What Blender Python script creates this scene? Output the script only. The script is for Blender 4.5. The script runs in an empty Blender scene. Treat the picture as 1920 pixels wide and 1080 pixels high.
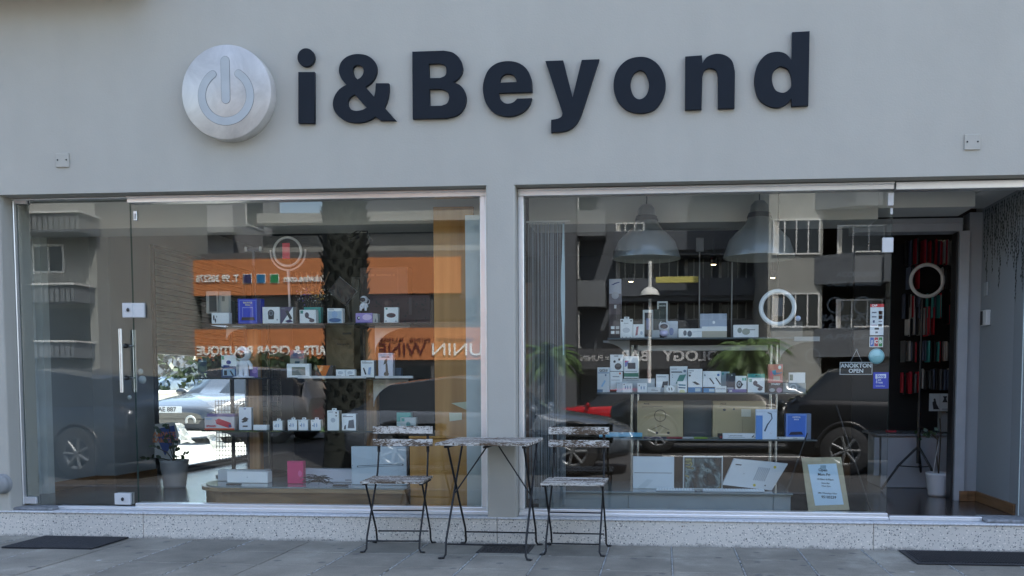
import bpy, math, random
from mathutils import Vector, Matrix
random.seed(7)
R = math.radians
C = bpy.context.scene.collection
scene = bpy.context.scene

# ------------------------------------------------------------------ camera
F, PX, PY = 1720.0, 1085.46, 818.78            # focal length and principal point (pixels of a 1920x1080 frame)
YAW, PITCH = 0.091073, 0.058345                # turned a little left, tilted a little down
EYE = Vector((0.0, -5.894, 1.05))              # seated height, across the pavement
fwd = Vector((-math.sin(YAW)*math.cos(PITCH), math.cos(YAW)*math.cos(PITCH), -math.sin(PITCH)))
rgt = Vector((math.cos(YAW), math.sin(YAW), 0.0))
upv = rgt.cross(fwd)
cd = bpy.data.cameras.new('camera'); cam = bpy.data.objects.new('camera', cd); C.objects.link(cam)
cam.matrix_world = Matrix(((rgt.x, upv.x, -fwd.x, EYE.x), (rgt.y, upv.y, -fwd.y, EYE.y), (rgt.z, upv.z, -fwd.z, EYE.z), (0, 0, 0, 1)))
cd.sensor_width = 36; cd.lens = 36*F/1920; cd.shift_x = (960-PX)/1920; cd.shift_y = (PY-540)/1920
cd.clip_start = 0.05; cd.clip_end = 600
scene.camera = cam

# ------------------------------------------------------------------ world, sun, exposure
SUN_EL, SUN_AZ = R(56), R(30)                  # sun high behind the shop, to the right
w = bpy.data.worlds.new('World'); scene.world = w; w.use_nodes = True
nt = w.node_tree; bg = nt.nodes['Background']
sky = nt.nodes.new('ShaderNodeTexSky'); sky.sky_type = 'NISHITA'; sky.sun_disc = False
sky.sun_elevation = SUN_EL; sky.sun_rotation = SUN_AZ; sky.air_density = 1.0; sky.dust_density = 2.2; sky.ozone_density = 0.2
nt.links.new(sky.outputs[0], bg.inputs[0]); bg.inputs[1].default_value = 0.15
sd = bpy.data.lights.new('sun', 'SUN'); sun = bpy.data.objects.new('sun', sd); C.objects.link(sun)
sd.energy = 4.4; sd.angle = R(0.6); sd.color = (1.0, 0.965, 0.92)
sdir = Vector((math.sin(SUN_AZ)*math.cos(SUN_EL), math.cos(SUN_AZ)*math.cos(SUN_EL), math.sin(SUN_EL)))
sun.rotation_euler = sdir.to_track_quat('Z', 'Y').to_euler(); sun.location = (0, 0, 30)
scene.view_settings.view_transform = 'Standard'; scene.view_settings.look = 'None'
scene.view_settings.exposure = 2.07; scene.view_settings.gamma = 1.0; scene.view_settings.use_curve_mapping = False
scene.render.engine = 'CYCLES'
cy = scene.cycles
cy.use_denoising = True; cy.max_bounces = 8; cy.transparent_max_bounces = 24; cy.glossy_bounces = 4; cy.diffuse_bounces = 4
cy.caustics_reflective = False; cy.caustics_refractive = False; cy.sample_clamp_indirect = 8

# ------------------------------------------------------------------ measuring helpers
def ray(x, y):
    return fwd*F + rgt*(x-PX) + upv*(PY-y)
def at(x, y, Y):                               # the point of the plane y=Y seen at that place of the photograph
    d = ray(x, y); return EYE + d*((Y-EYE.y)/d.y)
def atz(x, y, Z):
    d = ray(x, y); return EYE + d*((Z-EYE.z)/d.z)
def atx(x, y, X):
    d = ray(x, y); return EYE + d*((X-EYE.x)/d.x)
GL = 0.15                                      # front face of the window glass
def mir(x, y, Yv):                             # the real place of something seen mirrored in the glass at depth Yv
    p = at(x, y, Yv); return Vector((p.x, 2*GL-Yv, p.z))

# ------------------------------------------------------------------ materials
def lin(c):
    return tuple(((v/255)/12.92 if v/255 <= 0.04045 else ((v/255+0.055)/1.055)**2.4) for v in c)
def new_mat(name):
    m = bpy.data.materials.new(name); m.use_nodes = True
    return m, m.node_tree, m.node_tree.nodes['Principled BSDF']
MATS = {}
def mat(name, col=(.5, .5, .5), rough=.6, metal=0., var=.06, scale=8., bump=0., bscale=60., emit=None, coat=0.):
    if name in MATS: return MATS[name]
    m, t, b = new_mat(name)
    b.inputs['Roughness'].default_value = rough; b.inputs['Metallic'].default_value = metal
    if coat: b.inputs['Coat Weight'].default_value = coat
    tc = t.nodes.new('ShaderNodeTexCoord')
    n = t.nodes.new('ShaderNodeTexNoise'); n.inputs['Scale'].default_value = scale; n.inputs['Detail'].default_value = 5
    t.links.new(tc.outputs['Object'], n.inputs['Vector'])
    r = t.nodes.new('ShaderNodeValToRGB')
    r.color_ramp.elements[0].position = .3; r.color_ramp.elements[1].position = .7
    r.color_ramp.elements[0].color = tuple(c*(1-var) for c in col)+(1,)
    r.color_ramp.elements[1].color = tuple(min(1, c*(1+var)) for c in col)+(1,)
    t.links.new(n.outputs[0], r.inputs[0]); t.links.new(r.outputs[0], b.inputs['Base Color'])
    if bump:
        n2 = t.nodes.new('ShaderNodeTexNoise'); n2.inputs['Scale'].default_value = bscale; n2.inputs['Detail'].default_value = 6
        t.links.new(tc.outputs['Object'], n2.inputs['Vector'])
        bp = t.nodes.new('ShaderNodeBump'); bp.inputs['Strength'].default_value = bump; bp.inputs['Distance'].default_value = .01
        t.links.new(n2.outputs[0], bp.inputs['Height']); t.links.new(bp.outputs[0], b.inputs['Normal'])
    if emit:
        b.inputs['Emission Color'].default_value = emit[0]+(1,); b.inputs['Emission Strength'].default_value = emit[1]
    MATS[name] = m
    return m
def cm(c, rough=.45):                          # print and plastic colour given as 0-255
    key = 'print_%02x%02x%02x' % tuple(int(v) for v in c)
    return mat(key, lin(c), rough, var=.03)
def N(t, kind, **kw):
    n = t.nodes.new(kind)
    for k, v in kw.items():
        if k in n.inputs.keys(): n.inputs[k].default_value = v
        else: setattr(n, k, v)
    return n

def wall_paint(name='wall_paint', base=(.478, .463, .41)):
    m, t, b = new_mat(name)
    tc = N(t, 'ShaderNodeTexCoord')
    n1 = N(t, 'ShaderNodeTexNoise', Scale=.9, Detail=6., Roughness=.6)
    n2 = N(t, 'ShaderNodeTexNoise', Scale=7., Detail=8., Roughness=.65)
    mp = N(t, 'ShaderNodeMapping'); mp.inputs['Scale'].default_value = (3., 3., 1.1)
    n3 = N(t, 'ShaderNodeTexNoise', Scale=1.3, Detail=4.)
    for n in (n1, n2): t.links.new(tc.outputs['Object'], n.inputs['Vector'])
    t.links.new(tc.outputs['Object'], mp.inputs[0]); t.links.new(mp.outputs[0], n3.inputs['Vector'])
    a = N(t, 'ShaderNodeMath', operation='ADD'); t.links.new(n1.outputs[0], a.inputs[0]); t.links.new(n3.outputs[0], a.inputs[1])
    a2 = N(t, 'ShaderNodeMath', operation='MULTIPLY_ADD'); t.links.new(n2.outputs[0], a2.inputs[0]); a2.inputs[1].default_value = .5; t.links.new(a.outputs[0], a2.inputs[2])
    r = N(t, 'ShaderNodeValToRGB'); r.color_ramp.elements[0].position = .85; r.color_ramp.elements[1].position = 1.65
    r.color_ramp.elements[0].position = .42*2; r.color_ramp.elements[1].position = 1.
    mr = N(t, 'ShaderNodeMapRange'); mr.inputs[1].default_value = .85; mr.inputs[2].default_value = 1.65
    t.links.new(a2.outputs[0], mr.inputs[0])
    mix = N(t, 'ShaderNodeMix', data_type='RGBA'); t.links.new(mr.outputs[0], mix.inputs[0])
    mix.inputs[6].default_value = tuple(c*.935 for c in base)+(1,); mix.inputs[7].default_value = tuple(c*1.045 for c in base)+(1,)
    t.links.new(mix.outputs[2], b.inputs['Base Color']); b.inputs['Roughness'].default_value = .85
    t.nodes.remove(r)
    nb = N(t, 'ShaderNodeTexNoise', Scale=90., Detail=5.); t.links.new(tc.outputs['Object'], nb.inputs['Vector'])
    nb2 = N(t, 'ShaderNodeTexNoise', Scale=9., Detail=3.); t.links.new(tc.outputs['Object'], nb2.inputs['Vector'])
    ad = N(t, 'ShaderNodeMath', operation='MULTIPLY_ADD'); t.links.new(nb2.outputs[0], ad.inputs[0]); ad.inputs[1].default_value = 1.5; t.links.new(nb.outputs[0], ad.inputs[2])
    bp = N(t, 'ShaderNodeBump', Strength=.25, Distance=.004); t.links.new(ad.outputs[0], bp.inputs['Height']); t.links.new(bp.outputs[0], b.inputs['Normal'])
    return m
def terrazzo():
    m, t, b = new_mat('terrazzo')
    tc = N(t, 'ShaderNodeTexCoord')
    base = (.50, .475, .455)
    last = None
    def speck(scale, thr, col, prev, rnd):
        v = N(t, 'ShaderNodeTexVoronoi', Scale=scale, Randomness=1.); t.links.new(tc.outputs['Object'], v.inputs['Vector'])
        sz = N(t, 'ShaderNodeSeparateColor'); t.links.new(v.outputs['Color'], sz.inputs[0])
        mu = N(t, 'ShaderNodeMath', operation='MULTIPLY'); t.links.new(sz.outputs[rnd], mu.inputs[0]); mu.inputs[1].default_value = thr
        nz = N(t, 'ShaderNodeTexNoise', Scale=scale*2.5, Detail=2.); t.links.new(tc.outputs['Object'], nz.inputs['Vector'])
        ds = N(t, 'ShaderNodeMath', operation='MULTIPLY_ADD'); t.links.new(nz.outputs[0], ds.inputs[0]); ds.inputs[1].default_value = .35; t.links.new(v.outputs['Distance'], ds.inputs[2])
        lt = N(t, 'ShaderNodeMath', operation='LESS_THAN'); t.links.new(ds.outputs[0], lt.inputs[0]); t.links.new(mu.outputs[0], lt.inputs[1])
        mx = N(t, 'ShaderNodeMix', data_type='RGBA'); t.links.new(lt.outputs[0], mx.inputs[0])
        if prev is None: mx.inputs[6].default_value = base+(1,)
        else: t.links.new(prev, mx.inputs[6])
        mx.inputs[7].default_value = col+(1,)
        return mx.outputs[2]
    n = N(t, 'ShaderNodeTexNoise', Scale=3., Detail=8.); t.links.new(tc.outputs['Object'], n.inputs['Vector'])
    mx = N(t, 'ShaderNodeMix', data_type='RGBA'); t.links.new(n.outputs[0], mx.inputs[0]); mx.inputs[6].default_value = (.62, .59, .53, 1); mx.inputs[7].default_value = (.74, .69, .62, 1)
    o = speck(70., .62, (.42, .40, .37), mx.outputs[2], 0)
    o = speck(88., .58, (.27, .265, .255), o, 1)
    o = speck(60., .56, (.86, .80, .72), o, 2)
    o = speck(64., .47, (.12, .12, .12), o, 2)
    o = speck(36., .345, (.05, .05, .05), o, 1)
    # dirt towards the pavement, with an outline of its own
    sp = N(t, 'ShaderNodeSeparateXYZ'); t.links.new(tc.outputs['Object'], sp.inputs[0])
    n3 = N(t, 'ShaderNodeTexNoise', Scale=6., Detail=12., Roughness=.8); t.links.new(tc.outputs['Object'], n3.inputs['Vector'])
    ma = N(t, 'ShaderNodeMath', operation='MULTIPLY_ADD'); t.links.new(n3.outputs[0], ma.inputs[0]); ma.inputs[1].default_value = -.16; t.links.new(sp.outputs[2], ma.inputs[2])
    mr = N(t, 'ShaderNodeMapRange'); t.links.new(ma.outputs[0], mr.inputs[0]); mr.inputs[1].default_value = -.082; mr.inputs[2].default_value = -.066; mr.inputs[3].default_value = .6; mr.inputs[4].default_value = 0.
    mx = N(t, 'ShaderNodeMix', data_type='RGBA'); t.links.new(mr.outputs[0], mx.inputs[0]); t.links.new(o, mx.inputs[6]); mx.inputs[7].default_value = (.15, .15, .14, 1)
    t.links.new(mx.outputs[2], b.inputs['Base Color']); b.inputs['Roughness'].default_value = .7
    return m
def slab_mat(name, k):
    m, t, b = new_mat(name)
    tc = N(t, 'ShaderNodeTexCoord'); oi = N(t, 'ShaderNodeObjectInfo')
    ad = N(t, 'ShaderNodeVectorMath', operation='ADD'); t.links.new(tc.outputs['Object'], ad.inputs[0]); t.links.new(oi.outputs['Location'], ad.inputs[1])
    n1 = N(t, 'ShaderNodeTexNoise', Scale=2.2, Detail=9., Roughness=.65); t.links.new(ad.outputs[0], n1.inputs['Vector'])
    n2 = N(t, 'ShaderNodeTexNoise', Scale=120., Detail=4., Roughness=.7); t.links.new(ad.outputs[0], n2.inputs['Vector'])
    mx = N(t, 'ShaderNodeMix', data_type='RGBA'); mr = N(t, 'ShaderNodeMapRange'); mr.inputs[1].default_value = .35; mr.inputs[2].default_value = .68
    t.links.new(n1.outputs[0], mr.inputs[0]); t.links.new(mr.outputs[0], mx.inputs[0])
    mx.inputs[6].default_value = (.168*k, .157*k, .130*k, 1); mx.inputs[7].default_value = (.285*k, .266*k, .220*k, 1)
    # small dark gum spots and pale drops
    v = N(t, 'ShaderNodeTexVoronoi', Scale=5.5); t.links.new(ad.outputs[0], v.inputs['Vector'])
    lt = N(t, 'ShaderNodeMapRange'); t.links.new(v.outputs['Distance'], lt.inputs[0]); lt.inputs[1].default_value = .10; lt.inputs[2].default_value = .16; lt.inputs[3].default_value = .6; lt.inputs[4].default_value = 0
    m2 = N(t, 'ShaderNodeMix', data_type='RGBA'); t.links.new(lt.outputs[0], m2.inputs[0]); t.links.new(mx.outputs[2], m2.inputs[6]); m2.inputs[7].default_value = (.07, .075, .08, 1)
    v3 = N(t, 'ShaderNodeTexVoronoi', Scale=3.1); t.links.new(ad.outputs[0], v3.inputs['Vector'])
    l3 = N(t, 'ShaderNodeMapRange'); t.links.new(v3.outputs['Distance'], l3.inputs[0]); l3.inputs[1].default_value = .035; l3.inputs[2].default_value = .055; l3.inputs[3].default_value = .8; l3.inputs[4].default_value = 0
    m3 = N(t, 'ShaderNodeMix', data_type='RGBA'); t.links.new(l3.outputs[0], m3.inputs[0]); t.links.new(m2.outputs[2], m3.inputs[6]); m3.inputs[7].default_value = (.5, .5, .5, 1)
    n5 = N(t, 'ShaderNodeTexNoise', Scale=1.1, Detail=10., Roughness=.72); t.links.new(ad.outputs[0], n5.inputs['Vector'])
    r5 = N(t, 'ShaderNodeMapRange'); r5.inputs[1].default_value = .56; r5.inputs[2].default_value = .66; r5.inputs[3].default_value = 0.; r5.inputs[4].default_value = .55; t.links.new(n5.outputs[0], r5.inputs[0])
    m5 = N(t, 'ShaderNodeMix', data_type='RGBA'); t.links.new(r5.outputs[0], m5.inputs[0]); t.links.new(m3.outputs[2], m5.inputs[6]); m5.inputs[7].default_value = (.36, .35, .30, 1); m3 = m5
    m4 = N(t, 'ShaderNodeMix', data_type='RGBA', blend_type='MULTIPLY'); m4.inputs[0].default_value = .55; t.links.new(m3.outputs[2], m4.inputs[6])
    r2 = N(t, 'ShaderNodeMapRange'); r2.inputs[1].default_value = .3; r2.inputs[2].default_value = .7; r2.inputs[3].default_value = .6; r2.inputs[4].default_value = 1.3
    t.links.new(n2.outputs[0], r2.inputs[0]); t.links.new(r2.outputs[0], m4.inputs[7])
    t.links.new(m4.outputs[2], b.inputs['Base Color']); b.inputs['Roughness'].default_value = .75
    bp = N(t, 'ShaderNodeBump', Strength=.35, Distance=.003); t.links.new(n2.outputs[0], bp.inputs['Height']); t.links.new(bp.outputs[0], b.inputs['Normal'])
    return m
def wood_mat(name, c0, c1, rough=.5, sx=1., sy=1., sz=14., coat=0., wv_=.18):
    m, t, b = new_mat(name)
    tc = N(t, 'ShaderNodeTexCoord'); mp = N(t, 'ShaderNodeMapping'); mp.inputs['Scale'].default_value = (sx, sy, sz)
    t.links.new(tc.outputs['Object'], mp.inputs[0])
    n = N(t, 'ShaderNodeTexNoise', Scale=1.6, Detail=9., Roughness=.6, Distortion=.6); t.links.new(mp.outputs[0], n.inputs['Vector'])
    wv = N(t, 'ShaderNodeTexWave', Scale=.9, Distortion=9., Detail=4.); wv.inputs['Detail Scale'].default_value = 1.2; t.links.new(mp.outputs[0], wv.inputs['Vector'])
    a = N(t, 'ShaderNodeMath', operation='MULTIPLY_ADD'); t.links.new(wv.outputs['Fac'], a.inputs[0]); a.inputs[1].default_value = wv_; t.links.new(n.outputs[0], a.inputs[2])
    mr = N(t, 'ShaderNodeMapRange'); mr.inputs[1].default_value = .36; mr.inputs[2].default_value = .82; t.links.new(a.outputs[0], mr.inputs[0])
    mx = N(t, 'ShaderNodeMix', data_type='RGBA'); t.links.new(mr.outputs[0], mx.inputs[0]); mx.inputs[6].default_value = c0+(1,); mx.inputs[7].default_value = c1+(1,)
    t.links.new(mx.outputs[2], b.inputs['Base Color']); b.inputs['Roughness'].default_value = rough
    if coat: b.inputs['Coat Weight'].default_value = coat; b.inputs['Coat Roughness'].default_value = .15
    return m
def peeled_paint():
    m, t, b = new_mat('peeled_white_paint')
    tc = N(t, 'ShaderNodeTexCoord'); mp = N(t, 'ShaderNodeMapping'); mp.inputs['Scale'].default_value = (.45, 1.6, 1.6)
    oi = N(t, 'ShaderNodeObjectInfo'); sc = N(t, 'ShaderNodeVectorMath', operation='SCALE'); sc.inputs['Scale'].default_value = 7.
    cmb = N(t, 'ShaderNodeCombineXYZ'); t.links.new(oi.outputs['Random'], cmb.inputs[0]); t.links.new(oi.outputs['Random'], cmb.inputs[1]); t.links.new(cmb.outputs[0], sc.inputs[0])
    t.links.new(tc.outputs['Object'], mp.inputs[0])
    ad = N(t, 'ShaderNodeVectorMath', operation='ADD'); t.links.new(mp.outputs[0], ad.inputs[0]); t.links.new(sc.outputs[0], ad.inputs[1])
    n = N(t, 'ShaderNodeTexNoise', Scale=85., Detail=9., Roughness=.7, Distortion=1.2); t.links.new(ad.outputs[0], n.inputs['Vector'])
    n2 = N(t, 'ShaderNodeTexNoise', Scale=9., Detail=3.); t.links.new(ad.outputs[0], n2.inputs['Vector'])
    a = N(t, 'ShaderNodeMath', operation='MULTIPLY_ADD'); t.links.new(n2.outputs[0], a.inputs[0]); a.inputs[1].default_value = .55; t.links.new(n.outputs[0], a.inputs[2])
    r = N(t, 'ShaderNodeMapRange'); r.inputs[1].default_value = .755; r.inputs[2].default_value = .785; t.links.new(a.outputs[0], r.inputs[0])
    mx = N(t, 'ShaderNodeMix', data_type='RGBA'); t.links.new(r.outputs[0], mx.inputs[0])
    mx.inputs[6].default_value = (.62, .595, .54, 1); mx.inputs[7].default_value = (.10, .065, .038, 1)
    t.links.new(mx.outputs[2], b.inputs['Base Color']); b.inputs['Roughness'].default_value = .7
    bp = N(t, 'ShaderNodeBump', Strength=.6, Distance=.002, invert=True); t.links.new(r.outputs[0], bp.inputs['Height']); t.links.new(bp.outputs[0], b.inputs['Normal'])
    return m
def pane_mat(name, f0, tint=(.955, .985, .97)):
    m = bpy.data.materials.new(name); m.use_nodes = True; t = m.node_tree; t.nodes.clear()
    out = N(t, 'ShaderNodeOutputMaterial'); g = N(t, 'ShaderNodeNewGeometry')
    dt = N(t, 'ShaderNodeVectorMath', operation='DOT_PRODUCT'); t.links.new(g.outputs['Incoming'], dt.inputs[0]); t.links.new(g.outputs['Normal'], dt.inputs[1])
    ab = N(t, 'ShaderNodeMath', operation='ABSOLUTE'); t.links.new(dt.outputs['Value'], ab.inputs[0])
    om = N(t, 'ShaderNodeMath', operation='SUBTRACT'); om.inputs[0].default_value = 1.; t.links.new(ab.outputs[0], om.inputs[1])
    pw = N(t, 'ShaderNodeMath', operation='POWER'); t.links.new(om.outputs[0], pw.inputs[0]); pw.inputs[1].default_value = 5.
    ma = N(t, 'ShaderNodeMath', operation='MULTIPLY_ADD'); t.links.new(pw.outputs[0], ma.inputs[0]); ma.inputs[1].default_value = 1-f0; ma.inputs[2].default_value = f0
    tr = N(t, 'ShaderNodeBsdfTransparent'); tr.inputs[0].default_value = tint+(1,)
    gl = N(t, 'ShaderNodeBsdfGlossy', Roughness=0.0); gl.inputs[0].default_value = (1, 1, 1, 1)
    # old float glass: a slow, faint waviness
    tc = N(t, 'ShaderNodeTexCoord'); nz = N(t, 'ShaderNodeTexNoise', Scale=.8, Detail=1.); t.links.new(tc.outputs['Object'], nz.inputs['Vector'])
    bp = N(t, 'ShaderNodeBump', Strength=.03, Distance=.02); t.links.new(nz.outputs[0], bp.inputs['Height']); t.links.new(bp.outputs[0], gl.inputs['Normal'])
    mx = N(t, 'ShaderNodeMixShader'); t.links.new(ma.outputs[0], mx.inputs[0]); t.links.new(tr.outputs[0], mx.inputs[1]); t.links.new(gl.outputs[0], mx.inputs[2])
    t.links.new(mx.outputs[0], out.inputs[0])
    return m
WALL = wall_paint(); TERR = terrazzo(); SLAB = [slab_mat('concrete_slab_%s' % s, k) for s, k in (('mid', 1.), ('pale', 1.12), ('dark', .9))]
PEEL = peeled_paint(); GLASS = pane_mat('window_glass', .064); CLEAR = pane_mat('thin_clear_plastic', .06, (.9, .92, .92))
SHELFG = mat('dark_tinted_glass', (.02, .028, .028), .08, coat=.3)
ALU = mat('white_aluminium', (.86, .87, .87), .28, .65, .03)
STEEL = mat('brushed_steel', (.62, .64, .66), .28, .9, .06, 30.)
IRON = mat('black_iron', (.007, .007, .008), .6, 0., .2)
NAVY = mat('dark_navy_lacquer', (.007, .0115, .019), .6, 0, .08); NAVY.node_tree.nodes['Principled BSDF'].inputs['Specular IOR Level'].default_value = .25
OAK = wood_mat('light_oak_board', (.40, .19, .045), (.62, .34, .10), .5, 5., 5., .35, 0., .05)
OAKH = wood_mat('oak_post', (.26, .14, .055), (.46, .27, .12), .5, 12., 12., 1.)
FLOORW = wood_mat('dark_laminate', (.035, .026, .022), (.085, .06, .045), .22, 1., 6., 6., .4)
SKIRT = wood_mat('oak_skirting', (.15, .075, .03), (.28, .15, .07), .4, 1.5, 1.5, 18., .2)
DKRUB = mat('dark_rubber', (.022, .023, .026), .75, 0, .15, 40., .6, 300.)
WHITE = mat('white_plastic', (.64, .65, .65), .4, 0, .03)
WHITECARD = mat('white_card', (.70, .74, .78), .5, 0, .02)
GREYW = mat('grey_interior_paint', (.33, .35, .37), .8, 0, .05, 3.)
CEIL = mat('white_ceiling_paint', (.62, .62, .58), .8, 0, .04, 2.)
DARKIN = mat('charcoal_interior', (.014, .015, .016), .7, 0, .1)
BLACKP = mat('black_plastic', (.015, .015, .017), .35, 0, .1)
LEAF = mat('dark_green_leaf', (.025, .055, .02), .45, 0, .35, 20.)
FROND = mat('palm_green', (.07, .12, .03), .5, 0, .45, 9.)

# ------------------------------------------------------------------ mesh builder
class MB:
    def __init__(s): s.v = []; s.f = []; s.m = []; s.sm = []; s.mats = []
    def mi(s, m):
        if m not in s.mats: s.mats.append(m)
        return s.mats.index(m)
    def add(s, vs, fs, m, smooth=False):
        o = len(s.v); s.v += [tuple(v) for v in vs]; i = s.mi(m)
        for f in fs: s.f.append(tuple(o+k for k in f)); s.m.append(i); s.sm.append(smooth)
        return s
    def box(s, x0, y0, z0, x1, y1, z1, m):
        if x0 > x1: x0, x1 = x1, x0
        if y0 > y1: y0, y1 = y1, y0
        if z0 > z1: z0, z1 = z1, z0
        return s.add([(x0, y0, z0), (x1, y0, z0), (x1, y1, z0), (x0, y1, z0), (x0, y0, z1), (x1, y0, z1), (x1, y1, z1), (x0, y1, z1)],
                     [(0, 3, 2, 1), (4, 5, 6, 7), (0, 1, 5, 4), (1, 2, 6, 5), (2, 3, 7, 6), (3, 0, 4, 7)], m)
    def bev(s, x0, y0, z0, x1, y1, z1, m, b=.003):     # box with chamfered edges
        if x0 > x1: x0, x1 = x1, x0
        if y0 > y1: y0, y1 = y1, y0
        if z0 > z1: z0, z1 = z1, z0
        b = min(b, (x1-x0)*.3, (y1-y0)*.3, (z1-z0)*.3)
        X = (x0, x0+b, x1-b, x1); Y = (y0, y0+b, y1-b, y1); Z = (z0, z0+b, z1-b, z1)
        vs = []; idx = {}
        for k in range(4):
            for j in range(4):
                for i in range(4):
                    e = (i in (0, 3))+(j in (0, 3))+(k in (0, 3))
                    if e == 1: idx[(i, j, k)] = len(vs); vs.append((X[i], Y[j], Z[k]))
        fs = []
        def q(*p): fs.append(tuple(idx[a] for a in p))
        for k in (0, 3): q(*([(1, 1, k), (1, 2, k), (2, 2, k), (2, 1, k)] if k == 0 else [(1, 1, k), (2, 1, k), (2, 2, k), (1, 2, k)]))
        for j in (0, 3): q(*([(1, j, 1), (2, j, 1), (2, j, 2), (1, j, 2)] if j == 0 else [(1, j, 1), (1, j, 2), (2, j, 2), (2, j, 1)]))
        for i in (0, 3): q(*([(i, 1, 1), (i, 1, 2), (i, 2, 2), (i, 2, 1)] if i == 0 else [(i, 1, 1), (i, 2, 1), (i, 2, 2), (i, 1, 2)]))
        for j, jj in ((0, 1), (3, 2)):
            for k, kk in ((0, 1), (3, 2)): q((1, j, kk), (2, j, kk), (2, jj, k), (1, jj, k))
        for i, ii in ((0, 1), (3, 2)):
            for k, kk in ((0, 1), (3, 2)): q((i, 1, kk), (i, 2, kk), (ii, 2, k), (ii, 1, k))
            for j, jj in ((0, 1), (3, 2)): q((i, jj, 1), (i, jj, 2), (ii, j, 2), (ii, j, 1))
            for j, jj in ((0, 1), (3, 2)):
                for k, kk in ((0, 1), (3, 2)): q((i, jj, kk), (ii, j, kk), (ii, jj, k))
        return s.add(vs, fs, m)
    def tube(s, pts, r, m, n=8, cap=True):
        pts = [Vector(p) for p in pts]; rs = r if isinstance(r, (list, tuple)) else [r]*len(pts)
        vs = []; fs = []; prev = None
        for i, p in enumerate(pts):
            d = (pts[min(i+1, len(pts)-1)]-pts[max(i-1, 0)]).normalized()
            if prev is None:
                a = d.cross(Vector((0, 0, 1)) if abs(d.z) < .9 else Vector((0, 1, 0))).normalized()
            else:
                a = (prev-d*prev.dot(d)).normalized()
            prev = a; b = d.cross(a)
            for k in range(n):
                t = 2*math.pi*k/n; vs.append(p+(a*math.cos(t)+b*math.sin(t))*rs[i])
        for i in range(len(pts)-1):
            for k in range(n):
                k2 = (k+1) % n; fs.append((i*n+k, i*n+k2, (i+1)*n+k2, (i+1)*n+k))
        s.add(vs, fs, m, True)
        if cap:
            s.add(vs[:n], [tuple(reversed(range(n)))], m); s.add(vs[-n:], [tuple(range(n))], m)
        return s
    def lathe(s, prof, c, m, n=24, axis='z'):
        vs = []; fs = []
        for r, h in prof:
            for k in range(n):
                t = 2*math.pi*k/n
                p = (r*math.cos(t), r*math.sin(t), h) if axis == 'z' else ((r*math.cos(t), h, r*math.sin(t)) if axis == 'y' else (h, r*math.cos(t), r*math.sin(t)))
                vs.append((c[0]+p[0], c[1]+p[1], c[2]+p[2]))
        for i in range(len(prof)-1):
            for k in range(n):
                k2 = (k+1) % n; fs.append((i*n+k, i*n+k2, (i+1)*n+k2, (i+1)*n+k))
        return s.add(vs, fs, m, True)
    def ball(s, c, r, m, nu=14, nv=9):
        rr = r if isinstance(r, (tuple, list)) else (r, r, r)
        vs = []; fs = []
        for j in range(nv+1):
            ph = math.pi*j/nv
            for k in range(nu):
                t = 2*math.pi*k/nu; vs.append((c[0]+rr[0]*math.sin(ph)*math.cos(t), c[1]+rr[1]*math.sin(ph)*math.sin(t), c[2]+rr[2]*math.cos(ph)))
        for j in range(nv):
            for k in range(nu):
                k2 = (k+1) % nu; fs.append((j*nu+k, (j+1)*nu+k, (j+1)*nu+k2, j*nu+k2))
        return s.add(vs, fs, m, True)
    def prism(s, poly, y0, y1, m):              # polygon given in x,z, extruded along y
        n = len(poly)
        vs = [(x, y0, z) for x, z in poly]+[(x, y1, z) for x, z in poly]
        fs = [tuple(range(n)), tuple(reversed(range(n, 2*n)))]+[(k, n+k, n+(k+1) % n, (k+1) % n) for k in range(n)]
        return s.add(vs, fs, m)
    def ring(s, c, R0, r, m, n=40, k=10, a0=0, a1=2*math.pi, sz=1.):   # torus (or arc) facing y
        full = abs(a1-a0-2*math.pi) < 1e-6; vs = []; fs = []
        cnt = n if full else n+1
        for i in range(cnt):
            a = a0+(a1-a0)*i/n; ca, sa = math.cos(a), math.sin(a)
            for j in range(k):
                b = 2*math.pi*j/k; q = R0+r*math.cos(b)
                vs.append((c[0]+q*ca, c[1]+r*math.sin(b), c[2]+q*sa*sz))
        for i in range(n):
            i2 = (i+1) % cnt
            for j in range(k): j2 = (j+1) % k; fs.append((i*k+j, i2*k+j, i2*k+j2, i*k+j2))
        return s.add(vs, fs, m, True)
    def build(s, name, parent=None, loc=None, rz=0., rx=0., ry=0.):
        me = bpy.data.meshes.new(name); me.from_pydata(s.v, [], s.f)
        for m in s.mats: me.materials.append(m)
        me.polygons.foreach_set('material_index', s.m); me.polygons.foreach_set('use_smooth', s.sm)
        me.update()
        o = bpy.data.objects.new(name, me); C.objects.link(o)
        if parent: o.parent = parent
        if loc is not None: o.location = loc
        o.rotation_euler = (rx, ry, rz)
        return o
def tag(o, label=None, cat=None, group=None, kind=None):
    if label: o['label'] = label
    if cat: o['category'] = cat
    if group: o['group'] = group
    if kind: o['kind'] = kind
    return o
def thing(name, label, cat, loc=(0, 0, 0), rz=0., group=None):
    o = bpy.data.objects.new(name, None); C.objects.link(o); o.location = loc; o.rotation_euler = (0, 0, rz); o.empty_display_size = .05
    return tag(o, label, cat, group)
def copy_tree(o, parent=None):
    c = o.copy(); C.objects.link(c); c.parent = parent
    for ch in [x for x in CH.get(o.name, [])] or o.children: copy_tree(ch, c)
    return c
CH = {}
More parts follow.
